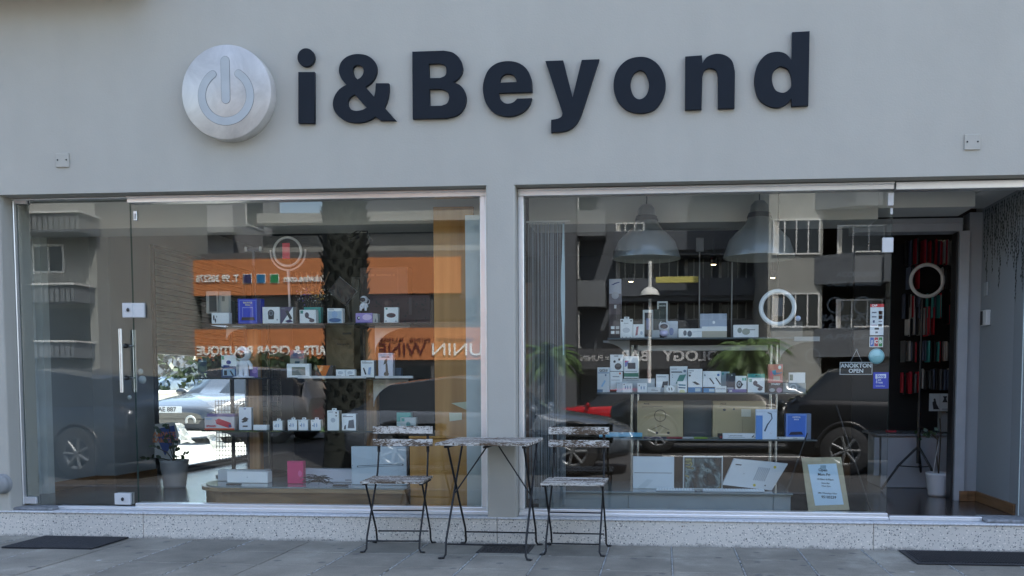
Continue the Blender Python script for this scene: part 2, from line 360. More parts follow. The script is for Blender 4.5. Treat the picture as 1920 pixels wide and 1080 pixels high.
def text(name, s, loc, size, m, parent=None, ex=.0006, align='CENTER', back=False, off=0., rz=0., ry=0., sx=1., shear=0., sp=1.):
    cu = bpy.data.curves.new(name, 'FONT'); cu.body = s; cu.size = size; cu.extrude = ex; cu.align_x = align; cu.align_y = 'CENTER'
    cu.offset = off; cu.resolution_u = 3; cu.materials.append(m); cu.shear = shear; cu.space_character = sp
    o = bpy.data.objects.new(name, cu); C.objects.link(o)
    if parent: o.parent = parent
    o.location = loc; o.rotation_euler = (R(90), ry, (math.pi if back else 0)+rz); o.scale = (sx, 1, 1)
    return o
def outline(name, loops, Y, depth, m, parent=None, bevel=.002):        # extruded flat shape, loops in world x,z, front at Y
    cu = bpy.data.curves.new(name, 'CURVE'); cu.dimensions = '2D'; cu.fill_mode = 'BOTH'; cu.extrude = depth/2-bevel; cu.bevel_depth = bevel; cu.bevel_resolution = 1
    cu.materials.append(m)
    cx = sum(p[0] for p in loops[0])/len(loops[0]); cz = sum(p[1] for p in loops[0])/len(loops[0])
    for lp in loops:
        sp = cu.splines.new('POLY'); sp.points.add(len(lp)-1); sp.use_cyclic_u = True
        for i, p in enumerate(lp): sp.points[i].co = (p[0]-cx, p[1]-cz, 0, 1)
    o = bpy.data.objects.new(name, cu); C.objects.link(o)
    if parent: o.parent = parent
    o.location = (cx, Y+depth/2, cz); o.rotation_euler = (R(90), 0, 0)
    return o
def smooth_loop(pts, seg=6):                   # pts: (x, y, corner?) -> polyline, Catmull-Rom between the corners
    n = len(pts); out = []
    for i in range(n):
        p0, p1, p2, p3 = pts[i-1], pts[i], pts[(i+1) % n], pts[(i+2) % n]
        c1, c2 = len(p1) > 2, len(p2) > 2
        if c1 and c2: out.append((p1[0], p1[1])); continue
        a = p1 if c1 else p0; d = p2 if c2 else p3
        if c1: a = (2*p1[0]-p2[0], 2*p1[1]-p2[1])
        if c2: d = (2*p2[0]-p1[0], 2*p2[1]-p1[1])
        for k in range(seg):
            t = k/seg
            f = lambda q: .5*((2*p1[q])+(-a[q]+p2[q])*t+(2*a[q]-5*p1[q]+4*p2[q]-d[q])*t*t+(-a[q]+3*p1[q]-3*p2[q]+d[q])*t**3)
            out.append((f(0), f(1)))
    return out

# ================================================================== the ground
g = MB(); g.box(-60, -2.6, -.13, 60, .3, -.012, mat('mortar_bed', (.045, .045, .045), .9, 0, .3, 30.))
pav = tag(g.build('pavement'), kind='structure')
SS = .3987; X0 = -.3388
me_cache = {}
for j in range(-1, 4):
    y1 = -.409-(j-0)*.4003 if j >= 0 else -.003
    y1 = -.003 if j == -1 else -.409-j*.4003
    y0 = -.409-(j+1)*.4003
    for i in range(-14, 10):
        key = (j == -1, (i*7+j*3) % 3)
        xa = X0+i*SS
        if key not in me_cache:
            b_ = MB(); ln = y1-y0
            b_.bev(.0045, .0045-ln, -.03, SS-.0055, -.0045, 0, SLAB[key[1]], .004)
            o = b_.build('slab', pav); me_cache[key] = o.data
        else:
            o = bpy.data.objects.new('slab', me_cache[key]); C.objects.link(o); o.parent = pav
        o.location = (xa, y1, random.uniform(-.0025, .001)); o.rotation_euler = (random.uniform(-.002, .002), random.uniform(-.002, .002), 0)
b_ = MB(); b_.box(-60, -2.6, -.011, 60, -.409-4*.4003, -.004, SLAB[0]); b_.build('pavement_outer', pav)
# the joint filler: crumbs of pale mortar standing in the joints
mort = MB(); mm = mat('joint_mortar', (.36, .37, .36), .9, 0, .3, 50.)
for i in range(-12, 9):
    if i in (-8, -5): continue
    xa = X0+i*SS
    for k in range(130):
        if random.random() < .6:
            yy = -random.random()*1.2; l = random.uniform(.006, .02)
            mort.box(xa-.004, yy, -.012, xa+.004, yy-l, .0005+random.uniform(-.003, 0), mm)
tag(mort.build('joint_filler', pav), kind='stuff')
kerb = MB()
kerb.box(-60, -2.75, -.3, 60, -2.602, 0, mat('kerb_stone', (.35, .35, .34), .8, 0, .15, 12.))
tag(kerb.build('kerb'), kind='structure')
road = MB(); ASPH = mat('asphalt', (.05, .051, .053), .85, 0, .15, 3., .4, 90.)
road.add([(-90, -13.2, -.16), (90, -13.2, -.16), (90, -2.75, -.14), (-90, -2.75, -.14)], [(0, 1, 2, 3)], ASPH)
road.add([(-90, -22, -.62), (90, -22, -.62), (90, -15.2, -.2), (-90, -15.2, -.2)], [(0, 1, 2, 3)], ASPH)
road.box(-90, -45, -.7, 90, -22, -.5, mat('far_pavement', (.34, .33, .31), .85, 0, .1, 2.))
road.add([(-90, -13.2, -.14), (90, -13.2, -.14), (90, -13.5, -.04), (-90, -13.5, -.04)], [(3, 2, 1, 0)], mat('kerb_stone'))
for k in range(-12, 12): road.box(k*5, -8.95, -.15, k*5+2.4, -8.83, -.144, mat('road_paint', (.7, .7, .68), .7))
tag(road.build('road'), kind='structure')
grass = MB(); grass.box(-90, -15.2, -.3, 90, -13.5, -.04, mat('grass_strip', (.07, .13, .025), .9, 0, .5, 6., .8, 40.))
tag(grass.build('grass_strip'), kind='structure')
side = MB()
side.box(-60, .3, -.2, -5.25, 60, -.01, mat('side_street', (.42, .40, .37), .9, 0, .12, 2.))
tag(side.build('side_street'), kind='structure')
gr = MB(); gr.box(-4.9+10.3, .3, -.2, 60, 60, -.012, mat('side_street')); gr.box(-4.9, 5.9, -.2, 6, 60, -.012, mat('side_street')); tag(gr.build('yard'), kind='structure')

# ================================================================== the shop building
shop = thing('shop_building', 'grey rendered shop building whose ground floor is a wide glazed front', 'building')
XL, XJ, XC0, XC1, XV = -5.25, -4.47, -1.14, -.95, 2.33
SOF = 2.318
m_ = MB()
m_.box(XL, 0, SOF, 6, .30, 6.2, WALL)
m_.build('upper_wall', shop)
def pier(name, x0, x1):
    p = MB(); r_ = .012
    pts = [(x0, .30), (x0, r_), (x0+r_*.3, r_*.3), (x0+r_, 0), (x1-r_, 0), (x1-r_*.3, r_*.3), (x1, r_), (x1, .30)]
    n = len(pts)
    p.add([(x, y, .17) for x, y in pts]+[(x, y, SOF) for x, y in pts], [(k, (k+1) % n, n+(k+1) % n, n+k) for k in range(n)], WALL)
    return p.build(name, shop)
pier('wall_pier', XL, XJ); pier('column', XC0, XC1); pier('wall_pier', XV+.06, 6)
m_ = MB(); m_.box(-7.2, -.30, 3.62, -3.35, -.001, 3.74, mat('cream_ledge', (.55, .52, .46), .8, 0, .1)); m_.box(-7.2, -.30, 3.60, -3.35, -.24, 3.618, mat('rust_stain', (.20, .10, .06), .9, 0, .3, 20.))
m_.build('balcony_edge', shop)
m_ = MB()
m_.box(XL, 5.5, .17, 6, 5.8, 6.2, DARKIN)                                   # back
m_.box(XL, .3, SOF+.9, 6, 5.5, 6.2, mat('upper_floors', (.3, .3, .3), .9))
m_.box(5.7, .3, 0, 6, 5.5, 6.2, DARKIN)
m_.build('rear_walls', shop)
# left flank: wall, projecting pillar, side window
m_ = MB()
m_.box(XL, .30, .17, -4.90, 1.62, 3.3, GREYW); m_.box(-4.95, 1.62, .17, -4.72, 2.26, 3.3, GREYW)
m_.box(-4.80, 4.3, .17, -4.72, 5.5, 3.3, GREYW); m_.box(-4.80, 2.26, 2.33, -4.72, 4.3, 3.3, GREYW); m_.box(-4.80, 2.26, 0, -4.72, 4.3, .2, GREYW)
m_.box(XL, .3, -.01, -4.72, 2.26, .17, GREYW); m_.box(-4.80, 4.3, -.01, -4.72, 5.5, .17, GREYW)
m_.build('side_wall', shop)
m_ = MB(); m_.box(-4.899, .31, .176, -4.885, .90, 2.3, mat('daylit_wall_sheet', (.66, .70, .71), .5)); m_.build('daylit_wall_sheet', shop)  # added pale sheet: daylight on the wall put into its colour
m_ = MB(); m_.box(-5.0, .92, .175, -4.84, 1.0, 2.3, mat('pale_profile', (.75, .78, .78), .4)); m_.build('door_post', shop)
for q in ((-4.90, 1.0, .176, -4.885, 1.62, .25), (-4.885, 1.605, .176, -4.72, 1.62, .25), (-4.72, 1.605, .176, -4.705, 2.26, .25), (XV-.015, .38, .176, XV, 1.13, .25), (2.255, 1.118, .176, XV-.016, 1.133, .25), (2.20, 1.10, .176, 2.254, 1.13, .25)):
    p = MB(); p.bev(*q, SKIRT, .002); p.build('skirting_board', shop)
sw = MB(); BLK = mat('black_window_frame', (.02, .02, .022), .4)
sw.box(-4.75, 2.262, .202, -4.69, 4.298, .235, BLK); sw.box(-4.75, 2.262, .235, -4.69, 2.29, 2.328, BLK); sw.box(-4.75, 4.27, .235, -4.69, 4.298, 2.328, BLK); sw.box(-4.75, 2.29, 2.30, -4.69, 4.27, 2.328, BLK)
swf = sw.build('side_window_frame', shop)
sp_ = MB(); sp_.box(-4.725, 2.29, .235, -4.718, 4.27, 2.30, pane_mat('side_glass', .04)); sp_.build('pane', swf)
# floors, ceilings, bulkhead, inner door frame
m_ = MB(); m_.box(-4.9, .26, .10, 5.7, 5.5, .175, FLOORW); m_.build('shop_floor', shop)
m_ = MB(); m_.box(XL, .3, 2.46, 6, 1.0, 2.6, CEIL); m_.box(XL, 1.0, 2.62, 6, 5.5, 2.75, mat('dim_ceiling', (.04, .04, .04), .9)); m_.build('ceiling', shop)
m_ = MB()
m_.box(-4.9, .62, 2.19, XC0, .98, 2.459, CEIL); m_.box(XC1, .62, 2.17, 1.46, .98, 2.459, CEIL)
m_.box(1.462, .62, 2.245, 2.10, .98, 2.459, CEIL); m_.box(2.102, .302, 2.325, XV, 1.14, 2.459, CEIL)
m_.build('bulkhead', shop)
m_ = MB(); FR = mat('grey_door_frame', (.42, .44, .47), .5)
m_.box(1.40, 1.14, 2.165, 2.185, 1.30, 2.26, FR); m_.box(1.40, 1.128, 2.215, 2.185, 1.139, 2.225, FR)
m_.box(2.165, 1.13, .176, 2.235, 1.30, 2.164, FR); m_.box(2.237, 1.15, .176, XV-.001, 1.30, 2.30, GREYW); m_.box(2.150, 1.16, .176, 2.163, 1.28, 2.16, BLK)
m_.build('inner_door_frame', shop)
# right flank of the entrance
def ivy():
    m, t, b = new_mat('vestibule_wall_with_vines')
    b.inputs['Base Color'].default_value = (.27, .29, .31, 1); b.inputs['Roughness'].default_value = .8
    return m
m_ = MB(); m_.box(XV, .302, .0, XV+.3, 1.30, 3.3, ivy()); m_.build('entrance_side_wall', shop)
# dark terrazzo step in blocks, with a worn white nosing
step = tag(thing('entrance_step', 'speckled terrazzo step running under the whole shop front', 'step'))
xs = [XL-.4, at(268, 980, 0).x, at(932, 990, 0).x, at(1638, 1000, 0).x, 3.9, 6.0]
NOSE = mat('worn_nosing', (.60, .61, .62), .6, 0, .2, 60.)
for a_, b2 in zip(xs, xs[1:]):
    p = MB(); p.bev(a_+.0015, 0.002, -.02, b2-.0015, .42, .1595, TERR, .003); p.build('terrazzo_block', step)
    p = MB(); p.bev(a_+.0015, -.006, .16, b2-.0015, .42, .172, NOSE, .004); p.build('nosing', step)
# frames
def frame_rect(name, parts, label=None, par=shop):
    f = MB()
    for p in parts: f.bev(*p, ALU, .003)
    return f.build(name, par)
xa = at(248.5, 600, .14).x; xb = at(905, 372, .14).x; xb = -1.165
zt, zb = 2.315, .160
lw = frame_rect('window_frame', [(xa, .11, 2.272, xb-.001, .19, zt), (xa, .095, 2.30, xb+.02, .109, zt), (xb-.036, .11, .222, xb-.001, .19, 2.271), (xb+.001, .095, zb+.013, xb+.02, .185, 2.299),
     (xa, .11, .186, xb-.001, .19, .221), (xa, .085, .1735, xb+.02, .109, .198)])
XR = at(1669, 650, .14).x
rw = frame_rect('window_frame', [(XC1+.002, .11, 2.268, XR, .19, 2.312), (XC1+.002, .095, 2.297, XR, .109, 2.312), (XC1+.002, .11, .215, XC1+.038, .19, 2.267),
     (XC1+.002, .11, .178, XR, .19, .2145), (XC1+.002, .085, .1735, XR, .109, .194)])
frame_rect('entrance_head_rail', [(XR+.008, .10, 2.262, XV+.5, .19, 2.310)])
frame_rect('threshold_rail', [(XR+.008, .10, .173, at(1840, 970, .12).x, .16, .200)])
frame_rect('threshold_rail', [(at(112, 950, .12).x, .10, .173, xa-.002, .16, .196)])
frame_rect('door_head_rail', [(XJ, .12, 2.306, xa-.002, .19, 2.316)])
m_ = MB(); gst = mat('grey_threshold_stone', (.22, .23, .24), .8, 0, .35, 30.)
m_.bev(at(20, 950, .1).x, .03, .1725, at(110, 950, .1).x, .17, .192, gst, .006); m_.build('threshold_stone', shop)
m_ = MB(); m_.bev(at(1843, 970, .1).x, .03, .1725, XV+.4, .25, .195, gst, .006); m_.build('threshold_stone', shop)
frame_rect('door_jamb', [(XJ+.001, .12, .198, XJ+.012, .17, 2.305)])
# glass
def pane(name, x0, x1, z0, z1, y=GL, par=shop, m=GLASS):
    p = MB(); p.add([(x0, y, z0), (x1, y, z0), (x1, y, z1), (x0, y, z1)], [(0, 1, 2, 3)], m)
    e = mat('green_glass_edge', (.03, .09, .075), .15)
    p.add([(x0, y, z0), (x0, y+.008, z0), (x0, y+.008, z1), (x0, y, z1)], [(0, 1, 2, 3)], e); p.add([(x1, y, z0), (x1, y+.008, z0), (x1, y+.008, z1), (x1, y, z1)], [(3, 2, 1, 0)], e)
    p.add([(x0, y+.008, z0), (x1, y+.008, z0), (x1, y+.008, z1), (x0, y+.008, z1)], [(3, 2, 1, 0)], pane_mat('glass_back_face', .035, (.985, .99, .985)) if 'gb' not in MATS else MATS['gb'])
    if 'gb' not in MATS: MATS['gb'] = p.mats[-1]
    return p.build(name, par)
pane('window_pane', xa+.002, xb-.037, .222, 2.271)
xm = at(1329, 500, .15).x
pane('window_pane', XC1+.039, xm-.0012, .215, 2.267); pane('window_pane', xm+.0012, XR-.001, .215, 2.267)
door = thing('glass_door', 'frameless glass door at the left end with steel bar handles', 'door', (XJ, GL, .2))
def dloc(o): o.location = Vector(o.location)-Vector((XJ, GL, .2)); return o
xd = at(246, 600, .15).x
pane('door_pane', XJ+.015, xa-.004, .208, 2.303, par=door).location = (-XJ, -GL, -.2)
def dpart(mb, name, par=door):
    return mb.build(name, par, loc=(-XJ, -GL, -.2))
def patch(px0, py0, px1, py1, name, m=WHITE, par=door):
    a, b = at(px0, py1, .135), at(px1, py0, .135); p = MB(); p.bev(a.x, .128, a.z, b.x, .1495, b.z, m, .002); p.bev(a.x+.004, .159, a.z+.003, b.x+.004, .18, b.z+.003, STEEL, .002); return dpart(p, name)
patch(13, 369.5, 50, 383, 'patch_fitting'); patch(32, 932, 68, 944, 'patch_fitting')
lk = patch(230.5, 568, 249.5, 595.5, 'lock_plate'); lk2 = patch(216, 925, 245, 946, 'lock_plate')
for px, py in ((240, 581), (230, 936)):
    a = at(px, py, .125); p = MB(); p.ball((a.x, .122, a.z), (.009, .012, .013), BLACKP, 10, 7); dpart(p, 'key_knob')
h = MB(); a, b = at(221, 616, .05), at(224, 736, .05); xh = (a.x+b.x)/2-.004
h.tube([(xh, .085, a.z), (xh, .085, b.z)], .0125, STEEL, 14); h2 = dpart(h, 'bar_handle')
h = MB(); h.tube([(xh+.012, .23, a.z), (xh+.012, .23, b.z)], .0125, STEEL, 14); dpart(h, 'bar_handle')
for zz in (a.z-(a.z-b.z)*.26, a.z-(a.z-b.z)*.77):
    h = MB(); h.tube([(xh, .085, zz), (xh, .148, zz)], .008, STEEL, 10); h.lathe([(.014, .132), (.016, .135), (.016, .1485), (0, .1485)], (xh, 0, zz), BLACKP, 14, 'y'); h.tube([(xh+.006, .16, zz), (xh+.012, .23, zz)], .008, STEEL, 10); dpart(h, 'handle_standoff')
def fixed_patch(px0, py0, px1, py1, name, label=None, m=WHITE):
    a, b = at(px0, py1, .135), at(px1, py0, .135); p = MB(); p.bev(a.x, .128, a.z, b.x, .1495, b.z, m, .002); return p.build(name, shop)
fixed_patch(250.5, 568, 270.5, 595.5, 'strike_plate'); fixed_patch(1654, 445.5, 1675, 473.5, 'lock_plate'); fixed_patch(1664.5, 362, 1675.8, 386, 'glass_clip')
a = at(1672, 396, .14); p = MB(); p.bev(a.x-.008, .139, a.z-.02, a.x+.008, .1495, a.z+.02, WHITE, .006); p.build('glass_clip', shop)
a = at(252, 404, .13); p = MB(); p.bev(a.x-.012, .135, a.z-.033, a.x+.012, .1495, a.z+.033, STEEL, .002); p.bev(a.x-.006, .128, a.z-.02, a.x+.006, .134, a.z+.012, WHITE, .002); p.build('hinge_clip', shop)
# the open leaf folded against the entrance side wall
p = MB(); p.add([(XV-.05, .2, .2), (XV-.05, .36, .2), (XV-.05, .36, 2.25), (XV-.05, .2, 2.25)], [(0, 1, 2, 3)], MATS['gb']); p.box(XV-.053, .194, .2, XV-.047, .199, 2.25, mat('bright_glass_edge', (.5, .6, .6), .2)); p.build('folded_glass_leaf', shop)

# round wall cap and blank plates
def tpos(n, lab, cat): return thing(n, lab, cat)
for px, py, hw, lab in ((118, 300.5, .046, 'small grey blanking plate with two screws, left of the round emblem'), (1822.5, 266.5, .046, 'small grey blanking plate with two screws, right of the last sign letter')):
    c = at(px, py, 0); t = thing('blanking_plate', lab, 'wall plate', (c.x, 0, c.z))
    p = MB(); p.bev(-hw, -.010, -hw-.002, hw, -.0005, hw, WALL, .003); p.build('plate', t)
    for s_ in (-1, 1): p = MB(); p.lathe([(.0055, -.0118), (.0055, -.0102), (0, -.0121)], (s_*.031, 0, 0), DARKIN, 10, 'y'); p.build('screw', t)
c = at(0, 908, -.03)
p = MB(); p.lathe([(0, -.055), (.052, -.055), (.062, -.045), (.066, -.03), (.062, -.022), (.07, -.015), (.07, -.001)], (c.x, 0, c.z), mat('grey_pvc', (.28, .29, .29), .6), 30, 'y')
tag(p.build('pipe_cap'), 'round grey pipe cap low on the wall beside the glass door', 'pipe cap')

# ================================================================== the sign
sign = thing('shop_sign', 'raised dark navy letters reading i&Beyond on the grey wall', 'sign', (0, 0, 0))
def z4(p): return (320+p[0]/4.174, 60+p[1]/4.174)+tuple(p[2:])
def z5(p): return (740+p[0]/2.3415, 40+p[1]/2.3415)+tuple(p[2:])
YS = -.028
def letter(loops, conv, lab):
    out = []
    for lp in loops:
        w_ = []
        for q in lp:
            e = conv(q); a = at(e[0], e[1], YS); w_.append((a.x, a.z)+tuple(e[2:]))
        out.append(smooth_loop(w_, 7))
    return outline('letter', out, YS, .026, NAVY, sign, .0018)
c_ = 1
dot = [(1058+65*math.cos(t), 198+70*math.sin(t)) for t in [k*math.pi/8 for k in range(16)]]
letter([dot], z4, 'i dot').name = 'letter_dot'
letter([[(1000, 314, 1), (1123, 314, 1), (1123, 712, 1), (1000, 712, 1)]], z4, 'i')
letter([[(1758, 690, 1), (1640, 690, 1), (1603, 658, 1), (1560, 685), (1510, 702), (1455, 708), (1390, 700), (1330, 670), (1288, 625), (1270, 570), (1280, 510), (1310, 460), (1345, 430), (1377, 413, 1), (1345, 375), (1322, 330), (1318, 285), (1335, 235), (1375, 197), (1425, 177), (1475, 173), (1530, 183), (1575, 210), (1603, 250), (1611, 298), (1598, 350), (1565, 395), (1520, 430, 1), (1592, 510, 1), (1602, 465), (1606, 402, 1), (1704, 402, 1), (1706, 450), (1697, 520), (1670, 592, 1)],
        [(1462, 372, 1), (1435, 345), (1422, 305), (1428, 275), (1450, 258), (1478, 258), (1502, 274), (1511, 303), (1503, 335), (1485, 358)],
        [(1440, 485, 1), (1535, 592, 1), (1500, 610), (1450, 618), (1410, 606), (1387, 575), (1385, 540), (1405, 508)]], z4, '&')
letter([[(78, 134, 1), (215, 129, 1), (255, 138), (285, 165), (298, 205), (290, 235), (272, 256), (253, 267, 1), (285, 280), (305, 305), (313, 340), (303, 380), (275, 410), (228, 424, 1), (80, 427, 1)],
        [(148, 185, 1), (200, 184, 1), (220, 192), (228, 213), (222, 238), (200, 249, 1), (151, 250, 1)], [(151, 296, 1), (205, 296, 1), (230, 307), (240, 333), (230, 360), (205, 371, 1), (153, 372, 1)]], z5, 'B')
letter([[(603, 309, 1), (456, 313, 1), (462, 338), (478, 357), (500, 362), (522, 355), (538, 340, 1), (601, 338, 1), (588, 372), (560, 399), (515, 415), (470, 413), (430, 395), (400, 355), (388, 300), (395, 250), (415, 210), (450, 184), (498, 175), (545, 184), (580, 212), (599, 255)],
        [(460, 270, 1), (465, 248), (480, 233), (500, 229), (520, 235), (532, 250), (536, 267, 1)]], z5, 'e')
letter([[(663, 175, 1), (739, 172, 1), (781, 338, 1), (822, 170, 1), (897, 167, 1), (828, 382, 1), (810, 428), (787, 460), (750, 480), (688, 487, 1), (688, 433, 1), (715, 428), (733, 418), (738, 403, 1)]], z5, 'y')
letter([[(1078, 156), (1130, 169), (1170, 210), (1189, 272), (1178, 335), (1140, 386), (1080, 402), (1020, 388), (978, 345), (962, 285), (975, 220), (1018, 172)], [(1078, 213), (1100, 225), (1114, 255), (1117, 290), (1105, 325), (1077, 343), (1050, 330), (1036, 295), (1036, 260), (1050, 228)]], z5, 'o')
letter([[(1277, 155, 1), (1348, 150, 1), (1350, 187, 1), (1372, 157), (1412, 143), (1452, 150), (1481, 175), (1493, 220, 1), (1491, 380, 1), (1421, 382, 1), (1420, 240, 1), (1412, 214), (1386, 204), (1360, 214), (1350, 240, 1), (1346, 385, 1), (1276, 388, 1)]], z5, 'n')
letter([[(1747, 48, 1), (1821, 44, 1), (1815, 368, 1), (1743, 372, 1), (1743, 335, 1), (1720, 362), (1685, 377), (1645, 371), (1605, 345), (1585, 300), (1581, 245), (1595, 190), (1630, 148), (1675, 134), (1715, 142), (1745, 173, 1)],
        [(1700, 196), (1730, 212), (1743, 250), (1742, 285), (1722, 308), (1700, 314), (1672, 302), (1656, 265), (1660, 225), (1678, 203)]], z5, 'd')
# round emblem
def brushed():
    m, t, b = new_mat('brushed_aluminium_disc')
    tc = N(t, 'ShaderNodeTexCoord'); n = N(t, 'ShaderNodeTexNoise', Scale=3.5, Detail=9., Roughness=.7, Distortion=.8); t.links.new(tc.outputs['Object'], n.inputs['Vector'])
    mp = N(t, 'ShaderNodeMapping'); mp.inputs['Scale'].default_value = (3, 1, 90); t.links.new(tc.outputs['Object'], mp.inputs[0])
    n2 = N(t, 'ShaderNodeTexNoise', Scale=6., Detail=3.); t.links.new(mp.outputs[0], n2.inputs['Vector'])
    mr = N(t, 'ShaderNodeMapRange'); mr.inputs[1].default_value = .3; mr.inputs[2].default_value = .7; mr.inputs[3].default_value = .46; mr.inputs[4].default_value = .68; t.links.new(n.outputs[0], mr.inputs[0])
    cb = N(t, 'ShaderNodeCombineColor')
    for k, f in enumerate((1.0, .965, .91)):
        q = N(t, 'ShaderNodeMath', operation='MULTIPLY'); q.inputs[1].default_value = f; t.links.new(mr.outputs[0], q.inputs[0]); t.links.new(q.outputs[0], cb.inputs[k])
    t.links.new(cb.outputs[0], b.inputs['Base Color']); b.inputs['Metallic'].default_value = .35
    r2 = N(t, 'ShaderNodeMapRange'); r2.inputs[3].default_value = .38; r2.inputs[4].default_value = .6; t.links.new(n2.outputs[0], r2.inputs[0]); t.links.new(r2.outputs[0], b.inputs['Roughness'])
    return m
BR = brushed()
YD = -.085
ce = at(423.9, 172.6, YD); rd = (at(507.6, 172, YD).x-at(340.2, 172, YD).x)/2
disc = thing('power_emblem', 'big round brushed metal disc with a power symbol left of the sign letters', 'emblem', (ce.x, YD, ce.z))
p = MB(); p.lathe([(0, 0), (rd-.003, 0), (rd, .003), (rd, .0845)], (0, 0, 0), BR, 96, 'y'); p.build('disc', disc)
def emb_loops(grow):
    k = rd/349.5*1.0
    X = lambda x: (x-433.5)*k; Z = lambda y: -(y-470)*k/1.064
    bar = []
    r0 = 33+grow
    for t in range(13): a = math.pi*t/12; bar.append((X(431+r0*math.cos(a)), Z(0)*0+(-(226-470)*k/1.064+r0*k*math.sin(a))))
    for t in range(13): a = math.pi+math.pi*t/12; bar.append((X(431+r0*math.cos(a)), (-(525-470)*k/1.064+r0*k*math.sin(a))))
    cx, cz = X(432), Z(499); Rm = 189*k; hw = (29+grow)*k
    a0, a1 = math.pi/2+.565, math.pi/2+2*math.pi-.565
    arc = []
    for t in range(49): a = a0+(a1-a0)*t/48; arc.append((cx+(Rm+hw)*math.cos(a), cz+(Rm+hw)*math.sin(a)))
    ec = (cx+Rm*math.cos(a1), cz+Rm*math.sin(a1))
    for t in range(1, 9): b = a1+math.pi*t/9; arc.append((ec[0]+hw*math.cos(b), ec[1]+hw*math.sin(b)))
    for t in range(49): a = a1-(a1-a0)*t/48; arc.append((cx+(Rm-hw)*math.cos(a), cz+(Rm-hw)*math.sin(a)))
    ec = (cx+Rm*math.cos(a0), cz+Rm*math.sin(a0))
    for t in range(1, 9): b = a0+math.pi+math.pi*t/9; arc.append((ec[0]+hw*math.cos(b), ec[1]+hw*math.sin(b)))
    return bar, arc
GROOVE = mat('dark_groove', (.09, .10, .11), .7); INL = mat('milky_acrylic_inlay', (.46, .49, .50), .5)
for nm, gr_, m__, yo in (('groove', 2.2, GROOVE, -.0008), ('symbol_inlay', 0, INL, -.0022)):
    for lp in emb_loops(gr_):
        o = outline(nm, [lp], yo, .0012, m__, disc, 0)

# ================================================================== folding table and chairs
def slat(par, x0, y0, z0, x1, y1, z1, rx=0.):
    cx, cy_, cz = (x0+x1)/2, (y0+y1)/2, (z0+z1)/2
    p = MB(); n = 10; vs = []; 
    hx, hy, hz = (x1-x0)/2, (y1-y0)/2, (z1-z0)/2
    for i in range(n+1):                        # slightly warped, chipped plank
        x = -hx+2*hx*i/n; j = lambda s=.0013: random.uniform(-s, s)
        vs += [(x, -hy+j(), -hz+j(.0006)), (x, hy+j(), -hz+j(.0006)), (x, hy+j(), hz+j(.0006)), (x, -hy+j(), hz+j(.0006))]
    fs = [(0, 3, 2, 1), (4*n, 4*n+1, 4*n+2, 4*n+3)]
    for i in range(n):
        for k in range(4): fs.append((4*i+k, 4*i+(k+1) % 4, 4*i+4+(k+1) % 4, 4*i+4+k))
    p.add(vs, fs, PEEL)
    return p.build('slat', par, loc=(cx, cy_, cz), rx=rx)
def chair(lab, cx, y_off, rz):
    t = thing('folding_chair', lab, 'chair', (cx, -.19+y_off, 0), rz, 'weathered folding chairs by the small table')
    W = .165; s = .0075                          # half distance between side frames
    for sx in (-1, 1):
        x = sx*W
        p = MB(); p.tube([(x+sx*.028, -.182, .006), (x+sx*.010, -.176, .006), (x, -.170, .022), (x, -.150, .095), (x, .115, .43), (x*.985, .132, .470)], .0062, IRON, 8)
        p.tube([(x*.985, .130, .462), (x*.975, .175, .625)], .0062, IRON, 8); p.bev(x*.975-.0095, .166, .60, x*.975+.0095, .1745, .775, IRON, .002)
        p.ball((x+sx*.026, -.182, .006), (.014, .010, .006), BLACKP, 8, 6); p.build('back_leg' if 0 else 'leg', t)
        x2 = sx*(W+.012)
        p = MB(); p.tube([(x2+sx*.022, .168, .006), (x2+sx*.008, .160, .006), (x2, .155, .022), (x2, .135, .095), (x2, -.125, .43)], .0062, IRON, 8)
        p.ball((x2+sx*.022, .168, .006), (.014, .010, .006), BLACKP, 8, 6); p.build('leg', t)
        p = MB(); p.bev(x2-.012, -.165, .418, x2+.012, .125, .431, IRON, .003); p.build('seat_rail', t)
    for y, z in ((-.157, .070), (.138, .085), (.012, .238)):
        p = MB(); p.tube([(-W, y, z), (W, y, z)], .0048, IRON, 8); p.build('stretcher', t)
    n = 6
    for k in range(n):
        y0 = -.20+k*.062; slat(t, -.192, y0, .432, .192, y0+.048, .446)
    slat(t, -.195, .152, .722, .195, .163, .770, R(-5)); slat(t, -.195, .146, .640, .195, .157, .686, R(-8))
    return t
chair('peeling white slatted folding chair on the left of the small table', -1.675, -.02, R(4))
chair('peeling white slatted folding chair on the right of the small table', -.538, -.02, R(-1.5))
t = thing('folding_table', 'small square slatted folding table with peeling white paint and black iron legs', 'table', (-1.045, -.30, 0), R(-.8))
W = .235
for sx in (-1, 1):
    for sy in (-1, 1):
        x = sx*(W+(.008 if sy > 0 else -.004))
        p = MB(); p.tube([(x+sx*.03, sy*-.262, .006), (x+sx*.010, sy*-.252, .006), (x, sy*-.245, .025), (x, sy*-.225, .11), (x, sy*.215, .665)], .0068, IRON, 8)
        p.ball((x+sx*.03, sy*-.262, .006), (.015, .011, .006), BLACKP, 8, 6); p.build('leg', t)
    p = MB(); p.bev(sx*W-.012, -.25, .664, sx*W+.012, .25, .680, IRON, .003); p.build('top_rail', t)
    p = MB(); p.tube([(sx*W, -.03, .37), (sx*.035, 0, .662)], .0045, IRON, 8); p.build('brace', t)
for y, z in ((-.232, .085), (.232, .085)):
    p = MB(); p.tube([(-W, y, z), (W, y, z)], .0052, IRON, 8); p.build('stretcher', t)
p = MB(); p.bev(-.012, -.25, .664, .012, .25, .676, IRON, .003); p.build('top_rail', t)
for k in range(9):
    y0 = -.29+k*.0655; slat(t, -.287+random.uniform(-.003, .003), y0, .682, .272+random.uniform(-.003, .003), y0+.052, .698)

